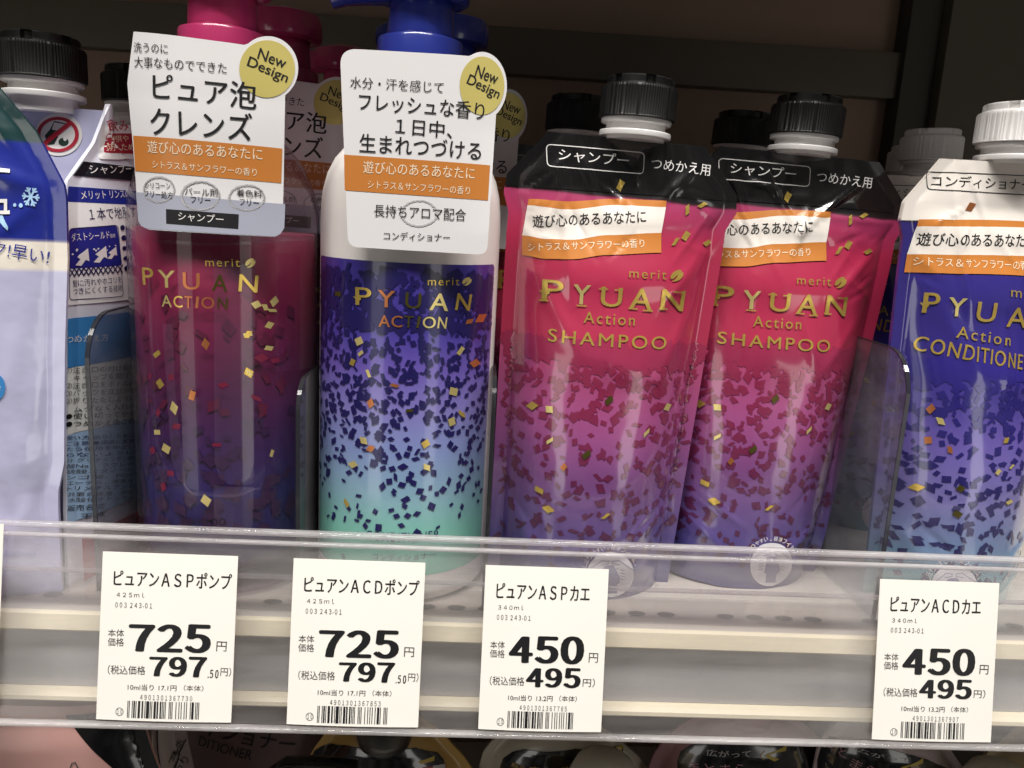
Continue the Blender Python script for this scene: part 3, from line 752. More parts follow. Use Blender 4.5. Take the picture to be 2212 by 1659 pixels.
CR = [((-.026, .182), (-.016, .118), .0011, .0022), ((-.020, .180), (-.006, .150), .0008, .0022), ((.043, .160), (.020, .165), .0008, .002), ((.040, .150), (.018, .118), .0009, .0025),
      ((.044, .152), (.030, .130), .0007, .0018), ((-.043, .152), (-.028, .136), .0008, .002), ((-.030, .128), (-.012, .100), .0008, .0032), ((-.012, .100), (.020, .092), .0006, .004), ((.020, .092), (.034, .125), .0008, .003),
      ((-.002, .125), (-.001, .088), .0006, .0018), ((.012, .022), (.036, .040), .0010, .0025), ((.010, .020), (.030, .008), .0010, .0025), ((-.034, .036), (-.018, .012), .0010, .003), ((-.018, .022), (.012, .020), .0009, .002),
      ((.034, .05), (.0375, .012), .0009, .002), ((-.036, .045), (-.038, .008), .0009, .002), ((.030, .176), (.014, .158), .0009, .002)]
hilt = radians(1.9)
H_LOC, H_ROT = (.0478, .3175, 0), (0, radians(1.9), 0)
fH = pouch_surface(HL, HR, CR + fine_creases(11), 3.1, rough=.6)
pouchH = thing('refill_pouch', 'pink refill pouch with black cap standing right beside the white bottle', 'refill pouch', H_LOC, H_ROT, 'refill pouches')
pinkfilm = ramp_mat('pink_film', [(0, '#36346f'), (.09, '#423f80'), (.19, '#634a86'), (.32, '#824a82'), (.46, '#a64c80'), (.56, '#b0466e'), (.575, '#b02f50'), (.80, '#b22c4e'), (.886, '#a93a66'), (.891, '#141214'), (1, '#141214')], 0, .182, .30, 1.0, .10, wob=.004, spec=.6)
film = pouch_mesh(pouchH, fH, HL, HR, .182, pinkfilm)
make_cap(pouchH, .0030, .1826, neck_low=.0012)
S = Surf(H_LOC, H_ROT, fH); A = Art(S)
def clipx(left, right, z, m=.0003): return lerp_tab(left, z) + m, lerp_tab(right, z) - m
def zband(A, left, right, z0f, z1f, m, lay, n=64, rows=14):
    """printed band right across the film between two edges given as functions of x"""
    V, F = [], []
    for i in range(n + 1):
        for j in range(rows + 1):
            k = i / n; xm = -.05 + .1 * k; za, zb = z0f(xm), z1f(xm); z = za + (zb - za) * j / rows
            a, b = clipx(left, right, z); V.append((a + (b - a) * k, z))
    for i in range(n):
        for j in range(rows): F.append((i * (rows + 1) + j, (i + 1) * (rows + 1) + j, (i + 1) * (rows + 1) + j + 1, i * (rows + 1) + j + 1))
    A.add(V, F, m, lay)
zband(A, HL, HR, lambda x: .1615 + x * .02, lambda x: .1817, BANB, .6)
A.rrect((1180, 312), (1391, 330.6), (1389, 376), (1182.5, 359), 10, .00035, INKW, 2)
A.text('シャンプー', (1206, 347), (1357, 361), 26, INKW, 2, bold=.006); A.text('つめかえ用', (1405, 366), (1532, 381), 25, INKW, 2)
b1 = lambda *p: [(1097.2 + x * .3307, 109.7 + y * .3307) for x, y in p]
r1 = b1((137, 968), (400, 985), (700, 968), (1033, 980)); r2 = b1((130, 1010), (400, 1038), (700, 1010), (1030, 1022)); r3 = b1((97, 1205), (250, 1230), (420, 1236), (650, 1205), (1000, 1190)); r4 = b1((95, 1335), (250, 1360), (420, 1363), (650, 1335), (1000, 1320))
A.band((r1, r2), ORANGE, 1.5); A.band((r2, r3), BANW, 1.5); A.band((r3, r4), ORANGE, 1.5)
A.text('遊び心のあるあなたに', (1152, 492), (1395, 481), 27, INK, 3, bold=.008); A.text('シトラス＆サンフラワーの香り', (1142, 543), (1391.5, 535), 18, INKP, 3)
def pouch_print(A, second, gold, shift=lambda x, y: (x, y)):
    A.text('merit', (1358.5, 600), (1438, 604), 19, gold, 3, space=1.25)
    leaf(A, (1461, 596), 14, 11, gold, 3)
    b7 = lambda x, y: (987.5 + x * .43, 548.6 + y * .43)
    L_ = [('P', 428, 532, 228, 100, GOLD), ('Y', 580, 665, 250, 98, GOLDP), ('U', 720, 822, 262, 98, GOLD), ('A', 862, 972, 275, 105, GOLD), ('N', 1018, 1128, 280, 104, GOLD)]
    for ch, x0, x1, yb, h, m in L_:
        a = b7(x0, yb); b = b7(x1, yb + (x1 - x0) * .07); A.text(ch, a, b, h * .43, m, 3, bold=.022)
    A.poly([b7(*p) for p in ((414, 180), (470, 190), (462, 203), (428, 196))], GOLD, 3)
    # serifs
    for x, y, w in ((415, 228, 46), (600, 255, 50), (712, 170, 46), (790, 176, 40), (860, 270, 46), (930, 280, 50), (1013, 270, 40), (1085, 186, 48)):
        A.poly([b7(x, y), b7(x + w, y + w * .07), b7(x + w, y + w * .07 + 7), b7(x, y + 7)], GOLD, 3)
    A.text('Action', (1260.6, 698), (1370, 704), 25, gold, 3, space=1.25, bold=.01)
    if second == 'SHAMPOO': A.text('SHAMPOO', (1184.4, 737), (1437, 755), 28, gold, 3, space=1.25, bold=.012)
pouch_print(A, 'SHAMPOO', GOLD)
for p, m in (((380, 762), GOLD), ((465, 780), GOLDP), ((468, 938), GOLDP), ((415, 1185), GOLD), ((460, 1280), GOLD), ((745, 1315), GOLD), ((948, 898), GOLDP), ((1053, 768), GOLDP), ((762, 735), FOIL_DARK), ((650, 1008), FOIL_DARK), ((537, 1070), FOIL_ORANGE)): A.bit((987.5 + p[0] * .43, 548.6 + p[1] * .43), m, .0029, 3)
for p in ((733, 880), (1170, 1040), (1268, 1008), (1160, 1210), (1092, 1248), (1298, 1255)): A.bit((1097.2 + p[0] * .3307, 109.7 + p[1] * .3307), GOLD, .0032, 2.5)
# squeeze emblem near the foot
EM = mat('emblem_white', '#d9d7dc', .5); EMG = mat('emblem_grey', '#8e8ca6', .5)
def emblem(A, c, r):
    A.ell(c, r, r * .97, EM, 1.6, 48)
    A.poly([(c[0] - r * .30, c[1] - r * .34), (c[0] - r * .12, c[1] - r * .40), (c[0] + r * .2, c[1] - r * .40), (c[0] + r * .38, c[1] - r * .34), (c[0] + r * .40, c[1] + r * .35), (c[0] + r * .28, c[1] + r * .42), (c[0] + r * .28, c[1] + r * .8), (c[0] - r * .22, c[1] + r * .8), (c[0] - r * .22, c[1] + r * .42), (c[0] - r * .34, c[1] + r * .35)], EMG, 2.2)
    for s_ in (-1, 1):
        A.poly([(c[0] + s_ * r * .95, c[1] - r * .2), (c[0] + s_ * r * .35, c[1] - r * .62), (c[0] + s_ * r * .08, c[1] - r * .58), (c[0] + s_ * r * .1, c[1] - r * .48), (c[0] + s_ * r * .4, c[1] - r * .42), (c[0] + s_ * r * .5, c[1] + r * .3), (c[0] + s_ * r * .7, c[1] + r * .66)], EM, 2.6)
        for k in range(4): A.line([(c[0] + s_ * r * .42, c[1] - r * (.22 - .13 * k)), (c[0] + s_ * r * .60, c[1] - r * (.17 - .13 * k))], .0003, EMG, 3.2)
        A.line([(c[0] + s_ * r * .95, c[1] - r * .2), (c[0] + s_ * r * .35, c[1] - r * .62), (c[0] + s_ * r * .08, c[1] - r * .58), (c[0] + s_ * r * .1, c[1] - r * .48), (c[0] + s_ * r * .4, c[1] - r * .42)], .0003, EMG, 3.2)
    w = 'しぼりやすい“極薄フィルム”'
    for k, ch in enumerate(w):
        a = radians(200 + 140 * k / (len(w) - 1)); ux, uy = cos(a), sin(a); tx, ty = -uy, ux
        p = (c[0] + ux * r * 1.07, c[1] + uy * r * 1.07); h = r * .2
        if ch in '“”': h *= .35
        A.text(ch, (p[0] - tx * h * .45, p[1] - ty * h * .45), (p[0] + tx * h * .45, p[1] + ty * h * .45), h, INKW, 3)
emblem(A, (1318, 1240), 50)
artH = A
A.build('printed_artwork', film, base=.00024)
def confetti(surf, left, right, m, n, seed, zt, zlow, dense, parent, half=.95):
    rnd = random.Random(seed); A2 = Art(surf)
    for k in range(n):
        u = rnd.random(); z = zlow + (zt - zlow) * u
        if rnd.random() > .22 + .24 * u + max(0, u - .62) * 1.8: continue
        a, b = lerp_tab(left, z), lerp_tab(right, z); x = a + (b - a) * (.5 + .5 * half * rnd.uniform(-1, 1))
        A2.bit((x, z), m, rnd.uniform(.0019, .0034), .2 + rnd.random() * .6, rnd, True)
    for k in range(int(n * .14)):
        z = zt - .006 * rnd.random(); a, b = lerp_tab(left, z), lerp_tab(right, z); x = a + (b - a) * (.5 + .5 * half * rnd.uniform(-1, 1))
        A2.bit((x, z), m, rnd.uniform(.004, .006), .2 + rnd.random() * .6, rnd, True)
    A2.build('confetti_print', parent)
confetti(S, HL, HR, ramp_mat('rose_confetti_film', [(0, '#3c1d42'), (.35, '#5c2148'), (.7, '#7d2649'), (1, '#9a2b4e')], .01, .104, .3, 1.0), 1200, 21, .1035, .012, 1.3, film)

# second pink pouch and the ones behind
I_LOC, I_ROT = (.1190, .3340, 0), (0, radians(2.1), 0)
CR2 = [((-.028, .180), (-.012, .140), .0012, .0016), ((-.014, .178), (.004, .150), .0010, .0014), ((.004, .150), (.028, .172), .0011, .0014), ((-.020, .170), (-.004, .166), .0007, .0012), ((.008, .160), (.002, .140), .0010, .0018),
       ((.044, .158), (.012, .158), .0007, .0016), ((.043, .150), (.022, .126), .0010, .0022), ((.022, .126), (.030, .098), .0007, .003), ((-.012, .132), (-.014, .100), .0006, .002), ((.010, .118), (.018, .092), .0007, .0026), ((.018, .092), (.036, .118), .0006, .0024),
       ((-.030, .030), (-.010, .016), .0011, .0025), ((.004, .014), (.034, .028), .0011, .0026), ((-.038, .040), (-.034, .008), .0010, .002), ((.036, .055), (.038, .012), .0008, .002), ((-.043, .156), (-.030, .140), .0009, .002)]
HR2 = [(z_, x_ + .0055 * min(1, z_ / .06)) for z_, x_ in HR]
fI = pouch_surface(HL, HR2, CR2 + fine_creases(12), 6.7, dep=[(0, .0205), (.014, .0235), (.05, .0215), (.09, .0180), (.125, .0130), (.150, .0070), (.165, .0030), (.183, .0012)], rough=.7)
pouchI = thing('refill_pouch', 'pink refill pouch with black cap overlapped by another pink pouch, beside the blue pouch', 'refill pouch', I_LOC, I_ROT, 'refill pouches')
film = pouch_mesh(pouchI, fI, HL, HR2, .182, pinkfilm)
make_cap(pouchI, .0034, .1826, neck_low=.0012)
SI = Surf(I_LOC, I_ROT, fI); artH.S = SI; artH.build('printed_artwork', film, base=.0003)
confetti(SI, HL, HR2, MATS['rose_confetti_film'], 1200, 22, .1035, .012, 1.3, film)
copy_thing(pouchI, (.0330, .3700, 0), 'dark pink refill pouch whose black cap shows left of the front pink pouch cap', (0, radians(1.2), 0))
copy_thing(pouchH, (.1075, .3860, 0), 'dark pink refill pouch whose black cap shows just left of the overlapped pouch cap', (0, radians(3.0), 0))

# blue conditioner pouch at the right edge
J_LOC, J_ROT = (.2095, .3210, 0), (0, radians(-1.0), radians(11))
fJ = pouch_surface(HL, HR, CR + fine_creases(13), 8.4, rough=.6)
pouchJ = thing('refill_pouch', 'indigo refill pouch with white top band and white cap at the right edge', 'refill pouch', J_LOC, J_ROT, 'refill pouches')
bluefilm = ramp_mat('blue_film', [(0, '#4a9a90'), (.08, '#5a98a0'), (.16, '#7088b0'), (.27, '#7a74b2'), (.40, '#6858a8'), (.52, '#453a94'), (.57, '#342a80'), (.8, '#30267c'), (.876, '#2e2470'), (.881, '#e2dad2'), (1, '#e2dad2')], 0, .182, .30, 1.0, .10, wob=.004, spec=.6)
film = pouch_mesh(pouchJ, fJ, HL, HR, .182, bluefilm)
make_cap(pouchJ, .0025, .1826, cm=WHITEP, neck_low=.0012)
S = Surf(J_LOC, J_ROT, fJ); A = Art(S)
zband(A, HL, HR, lambda x: .1590 + x * .02, lambda x: .1817, BANW, .6)
A.rrect((1999, 371), (2238, 381), (2240, 423), (2002, 409), 9, .00035, INK, 2)
A.text('コンディショナー', (2010, 403), (2226, 412), 25, INK, 2, bold=.004); A.text('つめかえ用', (2256, 417), (2370, 424), 24, INK, 2)
A.band(([(1984, 474), (2100, 475), (2330, 482)], [(1980, 489), (2100, 490), (2330, 494)]), ORANGE, 1.5)
A.band(([(1980, 489), (2100, 490), (2330, 494)], [(1958, 549), (2100, 551), (2330, 556)]), BANW, 1.5)
A.band(([(1958, 549), (2100, 551), (2330, 556)], [(1952, 588), (2100, 592), (2330, 600)]), ORANGE, 1.5)
A.text('遊び心のあるあなたに', (1978, 530), (2232, 534), 28, INK, 3, bold=.008); A.text('シトラス＆サンフラワーの香り', (1970, 573), (2228, 584), 19, INKP, 3)
letters(A, [('P', 1987, 2024, 674, 43, GOLD), ('Y', 2046, 2082, 682, 40, GOLDP), ('U', 2106, 2147, 694, 42, GOLD), ('A', 2172, 2214, 706, 43, GOLD), ('N', 2238, 2286, 720, 44, GOLD)], 3)
A.poly([(1981, 652), (2004, 657), (2000, 663), (1987, 659)], GOLD, 3)
A.text('merit', (2182, 641), (2262, 652), 20, GOLD, 3, space=1.25)
A.text('Action', (2063, 729), (2180, 748), 25, GOLD, 3, space=1.25, bold=.01); A.text('CONDITIONER', (1958, 752), (2222, 802), 31, GOLD, 3, space=1.15, bold=.012)
for p, m in (((1237, 672), FOIL_ORANGE), ((1372, 765), GOLDP), ((1740, 875), GOLD), ((1435, 925), FOIL_ORANGE), ((1770, 1018), GOLDP), ((1697, 1047), GOLDP), ((1165, 1087), GOLD), ((1495, 1137), FOIL_DARK), ((1478, 1275), FOIL_DARK), ((1757, 1210), GOLDP), ((1217, 835), FOIL_ORANGE)): A.bit((1481 + p[0] * .397, 603.5 + p[1] * .397), m, .0025, 3)
A.bit((2095, 447), FOIL_ORANGE, .0034, 3)
emblem(A, (2060, 1268), 50)
A.build('printed_artwork', film, base=.00022)
confetti(S, HL, HR, ramp_mat('indigo_confetti_film', [(0, '#1d2256'), (.5, '#262064'), (1, '#2f2680')], .01, .104, .3, 1.0), 1200, 31, .1035, .012, 1.3, film)
copy_thing(pouchJ, (.2240, .4050, 0), 'indigo refill pouch with a grey looking white cap in the dark behind the right pouch', (0, radians(-1.5), radians(4)))
copy_thing(pouchJ, (.2480, .4750, 0), 'rearmost white capped refill pouch deep in the shade at the right', (0, 0, 0))
copy_thing(pouchJ, (.1490, .4000, 0), 'shaded white capped refill pouch behind the overlapped pink pouch', (0, radians(1.0), 0))

# ------------------------------------------------------------------ left pouches
lilac = mat('lilac_film', '#c6c6e4', .3, coat=.5, coat_rough=.12, bump=.25, bump_scale=60)
# A: cool blue pouch cut by the left edge
A_LOC = (-.1900, .2900, 0)
AL = [(0, -.036), (.15, -.045), (.187, -.002)]
AR = [(0, .0355), (.0333, .0360), (.0406, .0364), (.0516, .0391), (.0936, .0418), (.1269, .0446), (.1480, .0452), (.1524, .0447), (.1696, .0364), (.1832, .0250), (.187, .0222)]
CA = [((.006, .162), (.046, .150), .0012, .003), ((.046, .150), (.022, .128), .0010, .0025), ((.022, .128), (.008, .108), .0006, .003), ((.030, .07), (.034, .04), .0008, .003), ((.024, .06), (.028, .034), .0006, .002), ((.02, .182), (.044, .154), .0008, .002), ((.020, .118), (.026, .040), .0009, .0035), ((.034, .060), (.044, .100), .0007, .0025), ((.010, .030), (.040, .022), .0009, .003), ((.024, .014), (.036, .046), .0008, .0022), ((.036, .110), (.030, .078), .0006, .003), ((.012, .100), (.018, .070), .0007, .004)]
CA = [((a_ - .005, b_), (c_ - .005, d_), e_, g_) for (a_, b_), (c_, d_), e_, g_ in CA]
fA = pouch_surface(AL, AR, CA, 5.5, dep=[(0, .0070), (.03, .0085), (.08, .0095), (.12, .0085), (.15, .005), (.172, .0025), (.187, .001)], rough=.7)
pA = thing('refill_pouch', 'lilac refill pouch with deep blue upper part cut off by the left edge', 'refill pouch', A_LOC, (0, 0, 0), 'refill pouches')
SA = Surf(A_LOC, (0, 0, 0), fA); za = [SA.L(*p)[1] / .187 for p in ((110, 582), (110, 520), (60, 306))]
film_a = ramp_mat('printed_blue_film', [(0, '#c4c3e2'), (za[0] - .004, '#c4c3e2'), (za[0], '#f0e7da'), (za[1] - .003, '#f0e7da'), (za[1], '#1f2c8c'), (za[2] - .003, '#1f2c8c'), (za[2], '#17383a'), (1, '#17383a')], 0, .187, .3, .8, .12, bump=.4)
film = pouch_mesh(pA, fA, AL, AR, .187, film_a, 80, 140)
S = Surf(A_LOC, (0, 0, 0), fA); A = Art(S)
A.text('ク!早い!', (-18, 551), (104, 571), 33, INKB, 3)
for p in ([(-20, 430), (16.5, 430), (16.5, 438), (-20, 438)], [(9.5, 438), (16.5, 438), (16.5, 456), (9.5, 456)], [(-20, 455), (22.5, 455), (22.5, 463), (-20, 463)]): A.poly(p, INKW, 3)
A.poly([(-4, 466), (7, 466), (18, 490), (17, 498), (2, 482)], PALE, 3)
A.poly([(-14, 362), (22, 366), (22, 374), (-14, 371)], INKW, 3)
for k in range(6):
    a = pi * k / 3 + .1; c = (67, 425); e = (c[0] + 17 * cos(a), c[1] + 21 * sin(a)); A.line([c, e], .0006, PALE, 3)
    for s_ in (-.5, .5):
        m_ = (c[0] + 10 * cos(a), c[1] + 12 * sin(a)); A.line([m_, (m_[0] + 7 * cos(a + s_ * 1.6), m_[1] + 8 * sin(a + s_ * 1.6))], .0005, PALE, 3)
A.ell((33, 443), 3.5, 4, PALE, 3, 16); A.ell((46, 444), 4.2, 5, PALE, 3, 16)
A.ell((-6, 836), 18, 27, SKY, 3, 32); A.text('粉', (-18, 846), (3, 846), 18, INKW, 4)
A.text('500ml)', (10, 1204), (75, 1204), 16, LILAC, 3)
A.build('printed_artwork', film)
# B: lilac pouch with black cap behind
B_LOC = (-.1712, .3300, 0)
BL = [(0, -.040), (.15, -.043), (.182, -.030)]; BR = [(0, .022), (.15, .022), (.182, .0245)]
fB = pouch_surface(BL, BR, CR[:6], 9.9, dep=[(0, .019), (.03, .022), (.08, .018), (.13, .010), (.16, .005), (.182, .001)])
pB = thing('refill_pouch', 'lilac refill pouch with black cap and red no drinking symbol at the left', 'refill pouch', B_LOC, (0, 0, 0), 'refill pouches')
film = pouch_mesh(pB, fB, BL, BR, .182, lilac, 70, 110)
make_cap(pB, 0, .1848, 1.06, neck_low=.005)
S = Surf(B_LOC, (0, 0, 0), fB); A = Art(S)
A.ell((127, 291), 51, 46, INKW, 1, 48); A.ell((126, 291), 45, 38, INKR, 3, 56, ring=.18)
A.poly([(97, 318), (91, 310), (152, 261), (158, 268)], INKR, 3.6)
DK = mat('dark_green_ink', '#22382f', .5)
A.poly([(118, 262), (148, 268), (131, 289), (108, 282)], DK, 2); A.poly([(118, 265), (142, 269), (129, 285), (113, 280)], INKW, 2.5)
A.poly([(98, 293), (112, 277), (126, 296), (118, 312), (104, 314)], DK, 2); A.ell((138, 307), 11, 9, DK, 2, 24); A.ell((141, 300), 4, 5, INKW, 2.5, 16)
A.build('printed_artwork', film)
pB2 = copy_thing(pB, (-.1600, .3900, 0), 'shaded lilac refill pouch whose black cap sits behind the pink bottle card', (0, 0, 0))
# C: patterned white and blue pouch beside the pink bottle
C_LOC, C_ROT = (-.1456, .3318, 0), (0, 0, radians(75.7))
CL = [(0, -.0385), (.03, -.0376), (.136, -.0294), (.148, -.0287), (.154, -.0276), (.1687, -.0129), (.1844, -.0036)]
CRR = [(0, .030), (.150, .030), (.1647, .0092), (.1736, .0004), (.1844, -.0028)]
fC = pouch_surface(CL, CRR, [((-.006, .180), (-.027, .153), .0007, .002)], 4.4, dep=[(0, .0028), (.05, .004), (.13, .0028), (.16, .0016), (.1844, .0006)], rough=.4)
pC = thing('refill_pouch', 'white and blue refill pouch covered in small print left of the pink bottle', 'refill pouch', C_LOC, C_ROT, 'refill pouches')
film = pouch_mesh(pC, fC, CL, CRR, .1844, mat('white_film', '#e2e2ee', .32, coat=.4, bump=.15, bump_scale=60), 60, 110, depth_back=1.0)
S = Surf(C_LOC, C_ROT, fC); A = Art(S)
zz = lambda py, px=200: S.L(px, py)[1]
BLUEP = mat('blue_print', '#1c2a8a', .35, coat=.4); BLK = mat('dark_navy_print', '#14161f', .35, coat=.4); PW = mat('white_print', '#f2f0f0', .4); PY = mat('ivory_print', '#f0f0ea', .4); PLB = mat('light_blue_print', '#a9c6e6', .4)
def cb(z0, z1, m, lay=.6, rows=6): zband(A, CL, CRR, lambda x: zz(z0), lambda x: zz(z1), m, lay, rows=rows)
cb(383, 351, BLK); cb(438, 406, BLUEP); cb(655, 439, PW, rows=12); cb(786, 683, SKY, rows=8); cb(926, 787, PY, rows=8); cb(1112, 927, PLB, rows=10)
A.text('シャンプー', (193, 376), (282, 374), 19, INKW, 3); A.text('メリット リンスの', (174, 431), (278, 427), 18, INKW, 3)
A.text('１本で地肌すっきり', (192, 476), (330, 466), 26, INKDB, 3)
A.rrect((147, 494), (250, 486), (262, 573), (147, 581), 7, 0, BLUEP, 1.5)
A.text('ダストシールド', (152.5, 522), (235, 515), 18, INKW, 3); A.text('技術', (236, 514), (247, 513), 9, INKW, 3)
for x, y, s_ in ((176, 558, 1), (215, 552, .95), (240, 548, .7)):
    A.poly([(x - 16 * s_, y + 15 * s_), (x - 4 * s_, y + 2 * s_), (x - 12 * s_, y - 3 * s_), (x + 12 * s_, y - 22 * s_), (x + 15 * s_, y + 6 * s_), (x + 7 * s_, y + 3 * s_), (x - 2 * s_, y + 16 * s_)], INKW, 3)
for x, y, r in ((164, 540, 3.4), (154, 549, 2.2), (201, 538, 2), (205, 541, 2), (210, 537, 2), (229, 540, 1.5), (234, 532, 1.4), (247, 530, 1.6)): A.ell((x, y), r, r, INKW, 3, 14)
for k in range(11):
    x = 148 + k * 10.4; y = 589 - k * .8
    A.line([(x, y - 8), (x + 10, y + 7)], .0005, INKDB, 3); A.line([(x, y + 8), (x + 10, y - 9)], .0005, INKDB, 3)
A.text('髪に汚れやホコリを', (155, 620), (260, 610), 15, INKDB, 3); A.text('つきにくくする技術', (156, 637), (262, 628), 15, INKDB, 3)
A.rrect((147, 494), (252, 486), (264, 640), (148, 648), 8, .0003, INKDB, 3)
for k, s_ in enumerate(('●メンソール', '●リンス', '●髪さらさら', '●地肌', '●アミノ')): A.text(s_, (258 + k * 2, 498 + k * 22), (300 + len(s_) * 4, 494 + k * 22), 12, INKDB, 3)
A.text('つめかえ方', (142, 742), (232, 736), 17, INKW, 3)
for k, s_ in enumerate(('①注ぎ口の付け根を', '　キャップを開けて', '②注ぎ口をボトルの', '③パックを底部から', '④折りたたむように', '　ムダなく入れる', '●使い切ってから', '●つめかえ後この')):
    A.text(s_.strip('　'), (139 if s_[0] != '　' else 157, 807 + k * 16.6), (288, 799 + k * 16.6), 13.5, INKG if k < 6 else INK, 3)
for k, s_ in enumerate(('使い方 ぬらした髪に', 'ご注意 ●頭皮に異常', 'たら使用を中止し', 'らないように', '分: グリチルリチン酸', '酸Na、ラウレス', '硫酸エタノール', 'ンゴ酸、POE', 'エーテル、高重合', 'トリメチルアンモ', '共重合体液、安息', '水酸化ナトリウム')):
    A.text(s_, (141 + max(0, k - 8) * 1.0, 951 + k * 12.2), (286, 944 + k * 12.2), 9.5, INKG if k > 3 else INKDB, 3)
A.text('販売名 花', (143, 1105), (224, 1099), 13, INK, 3); A.text('王株', (170, 1122), (225, 1116), 13, INK, 3)
A.rrect((216, 270), (292, 270), (292, 344), (212, 344), 7, 0, PW, 1.2)
A.text('飲み', (232, 283), (276, 283), 25, INKR, 3, bold=.006); A.rrect((229, 288), (292, 288), (292, 332), (222, 330), 5, 0, REDBOX, 2)
A.text('子供や', (232, 308), (276, 306), 15, INKP, 3); A.text('防ぐため', (232, 326), (288, 325), 15, INKP, 3)
A.build('printed_artwork', film, base=.0003)
mesh_obj('foot_print', *box(-.0365, .02, -.0062, -.0060, .002, .0195), REDBOX, pC, smooth=False)

# ------------------------------------------------------------------ price tags
TW, TH = .0469, .0593
def tag_loc(x, s): # x = left edge, s = distance down the rail
    return (x, RY1 - (RY1 - RY2) * s / RL, RZ1 - (RZ1 - RZ2) * s / RL)
def ean(code):
    Lc = ['0001101', '0011001', '0010011', '0111101', '0100011', '0110001', '0101111', '0111011', '0110111', '0001011']
    par = ['LLLLLL', 'LLGLGG', 'LLGGLG', 'LLGGGL', 'LGLLGG', 'LGGLLG', 'LGGGLL', 'LGLGLG', 'LGLGGL', 'LGGLGL'][int(code[0])]
    out = '101'
    for d, p in zip(code[1:7], par):
        c = Lc[int(d)]; out += c if p == 'L' else ''.join('1' if x == '0' else '0' for x in c)[::-1]
    out += '01010'
    for d in code[7:]: out += ''.join('1' if x == '0' else '0' for x in Lc[int(d)])
    return out + '101'
T1 = tag_loc(-.1279, .0098); TROT = (-RA, 0, 0)
ft = lambda x, z: -.0012
ST = Surf(T1, TROT, ft)
def price_tag(x, w, label, title, tw, vol, price, tax, frac, unit, code, lean=0):
    loc = tag_loc(x, .0098); t = thing('price_tag', label, 'price tag', loc, TROT, 'price tags in the rail')
    t.rotation_euler = (-RA, lean, 0)
    bow = lambda xx, zz: -.0009 - .0006 * sin(pi * xx / w) * (-zz / TH)
    V, F = [], []
    for s_ in (0, 1):
        for j in range(13):
            for i in range(13):
                xx = w * i / 12; zz = -TH * j / 12; V.append((xx, bow(xx, zz) + s_ * .00022, zz))
    for j in range(12):
        for i in range(12):
            a = j * 13 + i; F += [(a, a + 13, a + 14, a + 1), (169 + a, 170 + a, 183 + a, 182 + a)]
    for i in range(12): F += [(i, i + 1, 170 + i, 169 + i), (156 + i, 325 + i, 326 + i, 157 + i), (i * 13, 169 + i * 13, 182 + i * 13, 13 + i * 13), (12 + i * 13, 25 + i * 13, 194 + i * 13, 181 + i * 13)]
    sharp(mesh_obj('card', V, F, PAPER, t), 50)
    k = w / TW; sx = lambda p: (225 + (p[0] - 225) * k, p[1])
    SS = Surf(T1, TROT, ft); SS.f = lambda xx, zz: bow(xx, zz); A = Art(SS)
    TX = lambda s_, a, b, h, m=INK, **kw: A.text(s_, sx(a), sx(b), h, m, 2, **kw)
    def NUM(t_, xa, xb, y, h):
        n_ = len(t_); st_ = (xb - xa) / n_
        for i_, c_ in enumerate(t_):
            x0_ = xa + st_ * i_ + st_ * .12; x1_ = xa + st_ * (i_ + 1) - st_ * .12
            v_, f_ = glyphs(FW(c_)); a_ = Vector(SS.L(*sx((x0_, y + (x0_ - xa) * .027)))); b_ = Vector(SS.L(*sx((x1_, y + (x1_ - xa) * .027)))); q_ = Vector(SS.L(*sx((x0_, y - h))))
            d_ = b_ - a_; n2 = Vector((-d_.y, d_.x)).normalized() * (q_ - a_).length; hw = d_.length * .115; hh = n2.length * .028
            for k_, (ux, uy) in enumerate(((-1, 0), (-.5, .7), (0, -.7), (.5, .7), (1, 0), (-.6, -.7), (.6, -.7))):
                A.add([tuple(a_ + d_ * p[0] + d_.normalized() * hw * ux + n2 * p[1] + n2.normalized() * hh * uy) for p in v_], f_, INK, 2 + k_ * .12)
    TX(title, (245.6 + (0 if tw > .95 else 2), 1264), (245.6 + 254 * tw, 1264 + 9 * tw), 34, bold=.016)
    TX(vol, (252, 1289), (312, 1290.5), 10, INKG); TX('００３ ２４３-０１', (249, 1311.6), (328.5, 1314), 11, INKG, bold=.004)
    TX('本体', (233.5, 1374.5), (268, 1375.5), 16, INKG); TX('価格', (232.7, 1395), (267.6, 1396), 18, INKG)
    NUM(price, 275, 457, 1405, 56); TX('円', (467, 1406), (489, 1407), 21, INKG)
    TX('（税込価格', (233, 1456), (314, 1458), 20, INKG)
    if frac:
        NUM(tax, 320, 447, 1459, 40); TX('.' + FW(frac[1:]), (449, 1464), (471, 1465), 18, bold=.03); TX('円）', (476, 1460), (499, 1461), 19, INKG)
    else:
        NUM(tax, 316, 449, 1459, 40); TX('円）', (453, 1460), (482, 1461), 19, INKG)
    TX('10ml当り ' + unit + '円', (276, 1490), (381, 1492.5), 13, INKG, bold=.004); TX('（本体）', (397, 1492), (439, 1493.5), 13, INKG)
    TX(FW(code), (303, 1511), (415, 1514.5), 11, INKG, bold=.004)
    A.ell(sx((258.4, 1537)), 8.6 * k, 8.8, INKG, 2, 32, ring=.11); TX(FW('10'), (253, 1542), (264, 1542.4), 11, INKG)
    A.build('lettering', t, step=.00004, base=.00004)
    B = Art(SS); bits = ean(code); x0, z0 = SS.L(*sx((276, 1513))); x1, _ = SS.L(*sx((431, 1513))); _, z1 = SS.L(*sx((276, 1550)))
    i = 0
